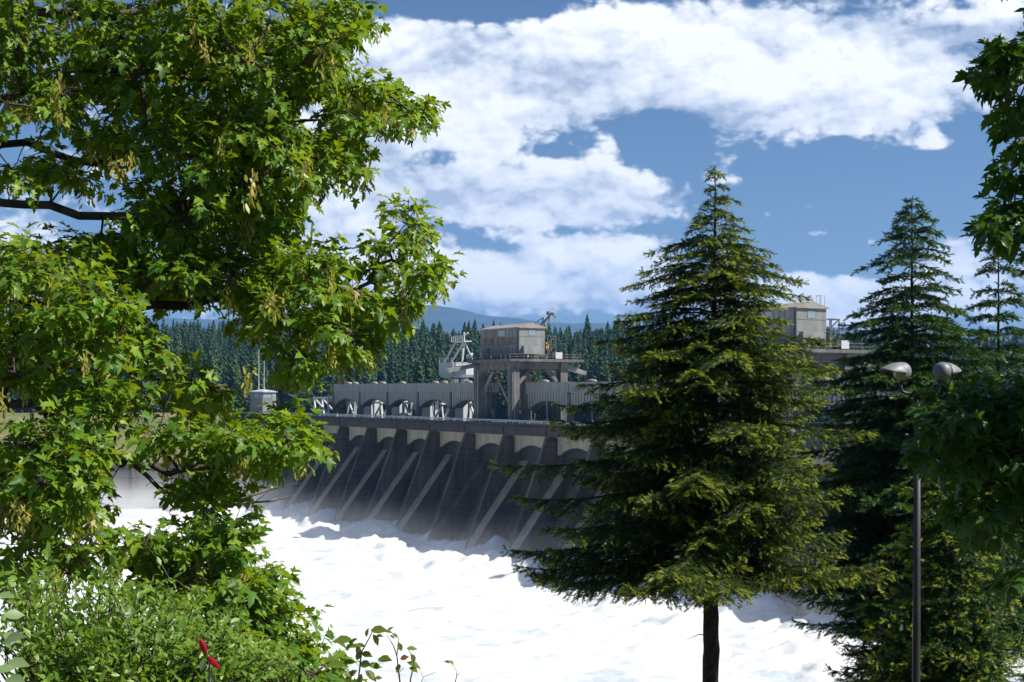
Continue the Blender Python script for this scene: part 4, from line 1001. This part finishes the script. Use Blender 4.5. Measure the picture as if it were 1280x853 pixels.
def head(c, axis):
    axis = Vector(axis).normalized(); zax = Vector((0,0,1)); xa = axis.cross(zax).normalized(); ya = xa.cross(axis)   # ya points up
    Mx = Matrix((( xa.x, ya.x, axis.x, c[0]),(xa.y, ya.y, axis.y, c[1]),(xa.z, ya.z, axis.z, c[2]),(0,0,0,1)))
    m = MB(); m.lathe([(0,-.13),(.06,-.125),(.105,-.105),(.13,-.07),(.145,-.02),(.147,.06)], 28, Mx)
    hd = m.build('lamp_housing', M['lamp'], lampo, True)
    # hood: upper shell reaching forward, thick
    m = MB(); n = 20; V0 = []; rows = 8
    for shell in (0, 1):
        for i in range(rows+1):
            t = i/rows
            for k in range(n+1):
                a = R(-12) + R(204)*k/n
                reach = .06 + .30*(max(0.0, math.sin(a))**.55 if math.sin(a) > 0 else 0)
                rr = .150 + .018*t - shell*.010 + .012*math.sin(math.pi*t)
                V0.append(Mx @ Vector((rr*math.cos(a)*1.04, rr*math.sin(a)*(1-.35*t*t), .03+reach*t)))
    fs = []; w = n+1; off = (rows+1)*w
    for i in range(rows):
        for k in range(n):
            q = (i*w+k, i*w+k+1, (i+1)*w+k+1, (i+1)*w+k); fs.append(q); fs.append(tuple(off+x for x in reversed(q)))
    for k in range(n):
        fs.append((rows*w+k, rows*w+k+1, off+rows*w+k+1, off+rows*w+k)); fs.append((k+1, k, off+k, off+k+1))
    for i in range(rows):
        fs.append((i*w, (i+1)*w, off+(i+1)*w, off+i*w)); fs.append((i*w+n, off+i*w+n, off+(i+1)*w+n, (i+1)*w+n))
    m.add(V0, fs); m.build('hood', M['lamp'], lampo, True)
    m = MB(); m.lathe([(.142,.055),(.12,.09),(.06,.115),(0,.12)], 24, Mx); m.build('lens', M['lens'], lampo, True)
    m = MB(); dn = Vector((0,0,-1)); m.tube([tuple(Vector(c)+dn*.13), tuple(Vector(c)+dn*.19)], [.04,.032], 10); m.build('bracket', M['pole'], lampo, True)
head(tuple(top+[lx+.015,0,.345]), (-1,-.45,-.22))
head(tuple(top+[rx_+.05,0,.345]), (.72,.62,-.16))

# ------------------------------------------------------------------ small plants at the bottom edge
def shrub(name, label, loc, ells, leaf, n_leaf, mats, tv=OV, tt=OT, per=14):
    root = tag(empty(name, loc), label, 'shrub'); c = ell(ells); base_ = np.array(loc)
    wm = MB(); P_, Tp, Up = [], [], []
    stems = [base_ + np.array([rng.normal(0,.45), rng.normal(0,.25), 0]) for _ in range(14)]
    stems = [np.array([s[0], s[1], gz(s[0], s[1])-.02]) for s in stems]
    for p in c:
        s = min(stems, key=lambda q: abs(q[0]-p[0])+abs(q[1]-p[1])+rng.uniform(0,.2))
        mid = (s*.45+p*.55) + np.array([rng.normal(0,.05), rng.normal(0,.05), .08])
        wm.tube([s, mid, p], [.007,.005,.002], 4, cap=False)
        d = norm(p-mid)
        for q in range(per):
            t = rng.uniform(-.22,.05); tip = norm(d*.5+rng.normal(0,.7,3)); P_.append(p+d*t+tip*.01+rng.normal(0,.03,3)); Tp.append(tip); Up.append(norm(np.array([.25,0,.9])+rng.normal(0,.45,3)))
    P_ = np.array(P_); X, Y, Zz = frame(np.array(Tp), np.array(Up)); v, t_ = scatter(tv, tt, X, Y, Zz, P_, leaf*rng.uniform(.5,1.5,len(P_)))
    par_keep(link('stem', wm.mesh('stem', M['bark'], fix=False)), root); par_keep(link('foliage', np_mesh('foliage', v, t_, mats)), root)
    return root
shrub('leafy_shrub', 'bright green small leaved shrub in the lower left corner under the maple', (-1.9, 7.0, -1.7),
      [(60,795,80,55,66,6.2,7.6),(160,795,80,55,78,6.2,7.6),(250,805,70,45,62,6.2,7.4),(330,825,40,28,30,6.2,7.2),(120,742,75,24,16,6.4,7.6),(24,730,34,24,6,6.4,7.6),(58,735,14,46,7,6.3,7.4),(142,722,12,44,6,6.4,7.4),(208,742,12,40,6,6.4,7.4),(292,768,12,36,6,6.4,7.2),(180,850,160,40,110,6,7.2),(230,762,40,20,10,6.4,7.6),(-60,800,60,70,40,6.2,7.4)], .041, 0, [M['shrub_leaf']], per=27)
sal = tag(empty('salal_plant', (P(-8,853,3.6)[0], 3.6, -1.7)), 'pale broad oval leaves on a stem at the extreme lower left edge', 'plant')
m = MB(); b0 = np.array(sal.location); m.tube([b0, P(-14,900,3.6), P(-8,800,3.6), P(-2,735,3.6)], [.006,.005,.004,.002], 5, cap=False); par_keep(m.build('stem', M['bark']), sal)
for i, (x, y, s, dx, dz) in enumerate([(2,748,.055,1,.2),(4,772,.06,1,-.1),(-2,795,.06,1,.1),(4,808,.065,1,-.3),(8,830,.07,1,0),(-4,840,.05,1,.3),(0,762,.05,.6,.6),(6,852,.06,1,-.2)]):
    X, Y, Zz = frame(np.array([[dx,-.3+rng.normal(0,.4),dz+rng.normal(0,.35)]]), np.array([[.3+rng.normal(0,.3),-.6,.7]])); v, t_ = scatter(OV*np.array([1.25,1,1]), OT, X, Y, Zz, P(x+rng.normal(0,4),y+rng.normal(0,4),3.6+rng.normal(0,.05))[None], [s*rng.uniform(.75,1.15)])
    par_keep(link('leaf', np_mesh('leaf', v, t_, [M['salal_leaf']])), sal)

# red buds
rb = tag(empty('flower_shoot', (P(262,853,6.0)[0], 6.0, -1.7)), 'shoot with two curled red flower buds in front of the green shrub', 'flower')
m = MB(); b0 = np.array(rb.location); m.tube([b0, P(262,870,6.0), P(263,832,5.95), P(258,812,5.9)], [.004,.0035,.003,.002], 5, cap=False); m.tube([P(262,826,5.95), P(258,838,5.93)], .002, 4, cap=False); par_keep(m.build('stem', M['bark_pale']), rb)
def bud(pa, pb_, r0):
    pa, pb_ = np.array(pa), np.array(pb_); d = pb_-pa; m = MB(); Ld = np.linalg.norm(d); ax_ = norm(d); sx = norm(np.cross(ax_, [0,1,0])); sy = np.cross(ax_, sx)
    for k in range(5):
        a = k*2*math.pi/5; rows = []
        for t in np.linspace(0, 1, 7):
            rr = r0*math.sin(math.pi*min(1, t*.86+.1))**.8
            for q in (-1, 0, 1):
                aa = a + q*.72*(1-t*.45); rad_ = rr*(1.0+.12*(q == 0)) + .0015*k*.4
                rows.append(pa + ax_*Ld*t + (sx*math.cos(aa)+sy*math.sin(aa))*rad_)
        m.add(rows, [(i*3+j, i*3+j+1, i*3+j+4, i*3+j+3) for i in range(6) for j in range(2)])
    return par_keep(m.build('bud', M['red'], None, True), rb)
bud(P(257,816,5.9), P(250,799,5.88), .0125); bud(P(260,822,5.9), P(274,835,5.86), .012)
for (x, y, dx, dz) in ((256,824,-.3,-.9),(262,838,.3,-.9)):
    X, Y, Zz = frame(np.array([[dx,-.2,dz]]), np.array([[0,-1,.2]])); v, t_ = scatter(OV, OT, X, Y, Zz, P(x,y,5.88)[None], [.055]); par_keep(link('leaf', np_mesh('leaf', v, t_, [M['salal_leaf']])), rb)

# sapling at the bottom middle
Zp = 4.5
sap = tag(empty('sapling', (P(455,853,Zp)[0], Zp, -1.7)), 'small sapling with yellow green oval leaves and one brown leaf at the bottom edge', 'sapling')
b0 = np.array(sap.location)
def stem(pts_, r0, root, mt='bark'):
    m = MB(); q = [P(x, y, Zp) for x, y in pts_]; m.tube(q, list(np.linspace(r0, r0*.4, len(q))), 5, cap=False); return par_keep(m.build('stem', M[mt]), root)
m = MB(); m.tube([b0, P(452,900,Zp), P(448,850,Zp), P(452,815,Zp), P(462,797,Zp), P(466,788,Zp)], [.005,.004,.003,.0025,.002,.0012], 5, cap=False); par_keep(m.build('stem', M['bark']), sap)
m = MB(); m.tube([b0+np.array([.06,0,0]), P(505,900,Zp), P(499,845,Zp), P(496,820,Zp), P(492,808,Zp), P(484,794,Zp)], [.004,.0035,.003,.002,.0018,.001], 5, cap=False); m.tube([P(496,820,Zp), P(498,804,Zp), P(498,797,Zp)], [.0018,.0014,.001], 4, cap=False); par_keep(m.build('stem', M['bark']), sap)
m = MB(); m.tube([b0+np.array([.09,0,0]), P(512,900,Zp), P(513,850,Zp), P(517,832,Zp), P(517,822,Zp), P(510,812,Zp)], [.004,.0032,.0025,.002,.0016,.001], 5, cap=False); m.tube([P(500,840,Zp), P(505,834,Zp)], .0009, 4); m.tube([P(527,853,Zp), P(529,847,Zp), P(538,843,Zp), P(546,840,Zp)], [.0012,.001,.0009,.0006], 4); m.tube([P(529,847,Zp), P(526,840,Zp), P(523,837,Zp)], [.0009,.0008,.0006], 4); par_keep(m.build('stem', M['bark']), sap)
LF = [(440,800,-1,.0,24),(445,806,.2,-.8,18),(458,797,.1,.9,12),(466,793,.5,-.9,16),(463,788,1,.1,22),(478,789,1,.0,14),(470,795,1,.05,10),(484,789,.7,.5,10),(487,794,.8,-.5,8),(452,816,1,-.2,16),(456,808,-.8,.2,12),(472,824,1,.15,22),(497,798,-.6,.6,10),
      (430,834,-1,.25,24),(428,840,.9,-.4,12),(446,826,.3,.9,14),(450,830,1,.1,18),(447,838,-.7,-.4,18),(456,838,.7,-.6,20),(460,832,1,-.1,18),(452,842,-.2,-.9,16),(440,846,-.5,-.6,14),(468,848,1,.1,10),(462,846,.9,-.5,10),(436,824,-.9,.3,10),(502,814,-.2,.5,12),(508,811,.9,.0,14),(513,818,.4,-.8,16),(500,830,-.3,-.7,12),(508,828,1,-.3,20),(512,834,.8,-.3,14)]
for i, (x, y, dx, dz, ln) in enumerate(LF):
    up = np.array([[rng.normal(0,.3), -.55+rng.normal(0,.3), .75]]); X, Y, Zz = frame(np.array([[dx, rng.normal(-.15,.3), dz]]), up)
    v, t_ = scatter(OV*np.array([1.15,1,1]), OT, X, Y, Zz, P(x,y,Zp+rng.normal(0,.02))[None], [ln/F*Zp*1.05]); par_keep(link('leaf', np_mesh('leaf', v, t_, [M['sapling_leaf']])), sap)
X, Y, Zz = frame(np.array([[1,-.2,.35]]), np.array([[0,-.8,.6]])); v, t_ = scatter(OV*np.array([1.3,1,1]), OT, X, Y, Zz, P(500,824,Zp-.01)[None], [12/F*Zp]); o = par_keep(link('leaf', np_mesh('leaf', v, t_, [M['brown_leaf']])), sap); o['label'] = 'orange brown withered leaf'
tw = tag(empty('twig_plant', (P(570,853,Zp)[0], Zp, -1.7)), 'thin bare twig with two tiny leaves at the bottom edge right of the sapling', 'twig')
m = MB(); b0 = np.array(tw.location); m.tube([b0, P(569,880,Zp), P(569,853,Zp), P(571,845,Zp), P(570,838,Zp), P(566,832,Zp), P(560,826,Zp)], [.003,.0022,.0016,.0013,.0011,.0009,.0006], 5, cap=False); m.tube([P(571,845,Zp), P(575,841,Zp)], [.0011,.0008], 4); par_keep(m.build('stem', M['bark']), tw)
for (x, y, dx, dz) in ((564,829,-1,.35),(560,826,.9,-.5)):
    X, Y, Zz = frame(np.array([[dx,-.1,dz]]), np.array([[0,-.7,.7]])); v, t_ = scatter(OV, OT, X, Y, Zz, P(x,y,Zp)[None], [10/F*Zp]); par_keep(link('leaf', np_mesh('leaf', v, t_, [M['sapling_leaf']])), tw)

# ------------------------------------------------------------------ air
hz = MB(); hz.box(-16000, 16000, -450, 19000, -44, 1150); ho = hz.build('haze', None); tag(ho, 'thin blue haze in the valley air', 'haze', kind='stuff')
hm = bpy.data.materials.new('haze_air'); hm.use_nodes = True; hn = hm.node_tree; hn.nodes.clear()
ho_ = hn.nodes.new('ShaderNodeOutputMaterial'); pv = hn.nodes.new('ShaderNodeVolumePrincipled')
pv.inputs['Color'].default_value = (.27,.53,1.0,1); pv.inputs['Density'].default_value = 6.0e-5; pv.inputs['Anisotropy'].default_value = 0.1
hn.links.new(pv.outputs[0], ho_.inputs['Volume']); ho.data.materials.append(hm)

mb_ = MB(); mb_.box(-130, 262, -125, -4, WL-1.2, WL+19); mo = mb_.build('spray_mist', None); mo.location = on_dam(0,0,0); mo.rotation_euler = (0,0,RZ)
tag(mo, 'soft white spray drifting off the churning water at the foot of the dam', 'spray', kind='stuff')
mm = bpy.data.materials.new('spray'); mm.use_nodes = True; n_ = mm.node_tree; n_.nodes.clear()
o_ = n_.nodes.new('ShaderNodeOutputMaterial'); v_ = n_.nodes.new('ShaderNodeVolumeScatter'); v_.inputs['Color'].default_value = (.95,.97,1,1); v_.inputs['Anisotropy'].default_value = .1
t_c = n_.nodes.new('ShaderNodeTexCoord'); z_ = n_.nodes.new('ShaderNodeTexNoise'); z_.inputs['Scale'].default_value = .055; z_.inputs['Detail'].default_value = 3
s_ = n_.nodes.new('ShaderNodeSeparateXYZ'); n_.links.new(t_c.outputs['Object'], s_.inputs[0]); n_.links.new(t_c.outputs['Object'], z_.inputs['Vector'])
def mr(src, a, b, c, d, smooth=True):
    q = n_.nodes.new('ShaderNodeMapRange'); q.interpolation_type = 'SMOOTHSTEP' if smooth else 'LINEAR'; n_.links.new(src, q.inputs['Value'])
    for k_, x_ in zip(('From Min','From Max','To Min','To Max'), (a,b,c,d)): q.inputs[k_].default_value = x_
    return q.outputs[0]
def mul(a, b):
    q = n_.nodes.new('ShaderNodeMath'); q.operation = 'MULTIPLY'; n_.links.new(a, q.inputs[0]); n_.links.new(b, q.inputs[1]); return q.outputs[0]
hgt = mr(s_.outputs['Z'], WL+1, WL+17, 1, 0); nz_ = mr(z_.outputs['Fac'], .40, .72, 0, 1)
lft = mr(s_.outputs['X'], -35, 55, .120, .010); outw = mul(mr(s_.outputs['Y'], -9, -24, .05, 1), mr(s_.outputs['Y'], -45, -118, 1, 0))
n_.links.new(mul(mul(mul(hgt, hgt), nz_), mul(lft, outw)), v_.inputs['Density']); n_.links.new(v_.outputs[0], o_.inputs['Volume'])
mo.data.materials.append(mm)
cy.volume_bounces = 1
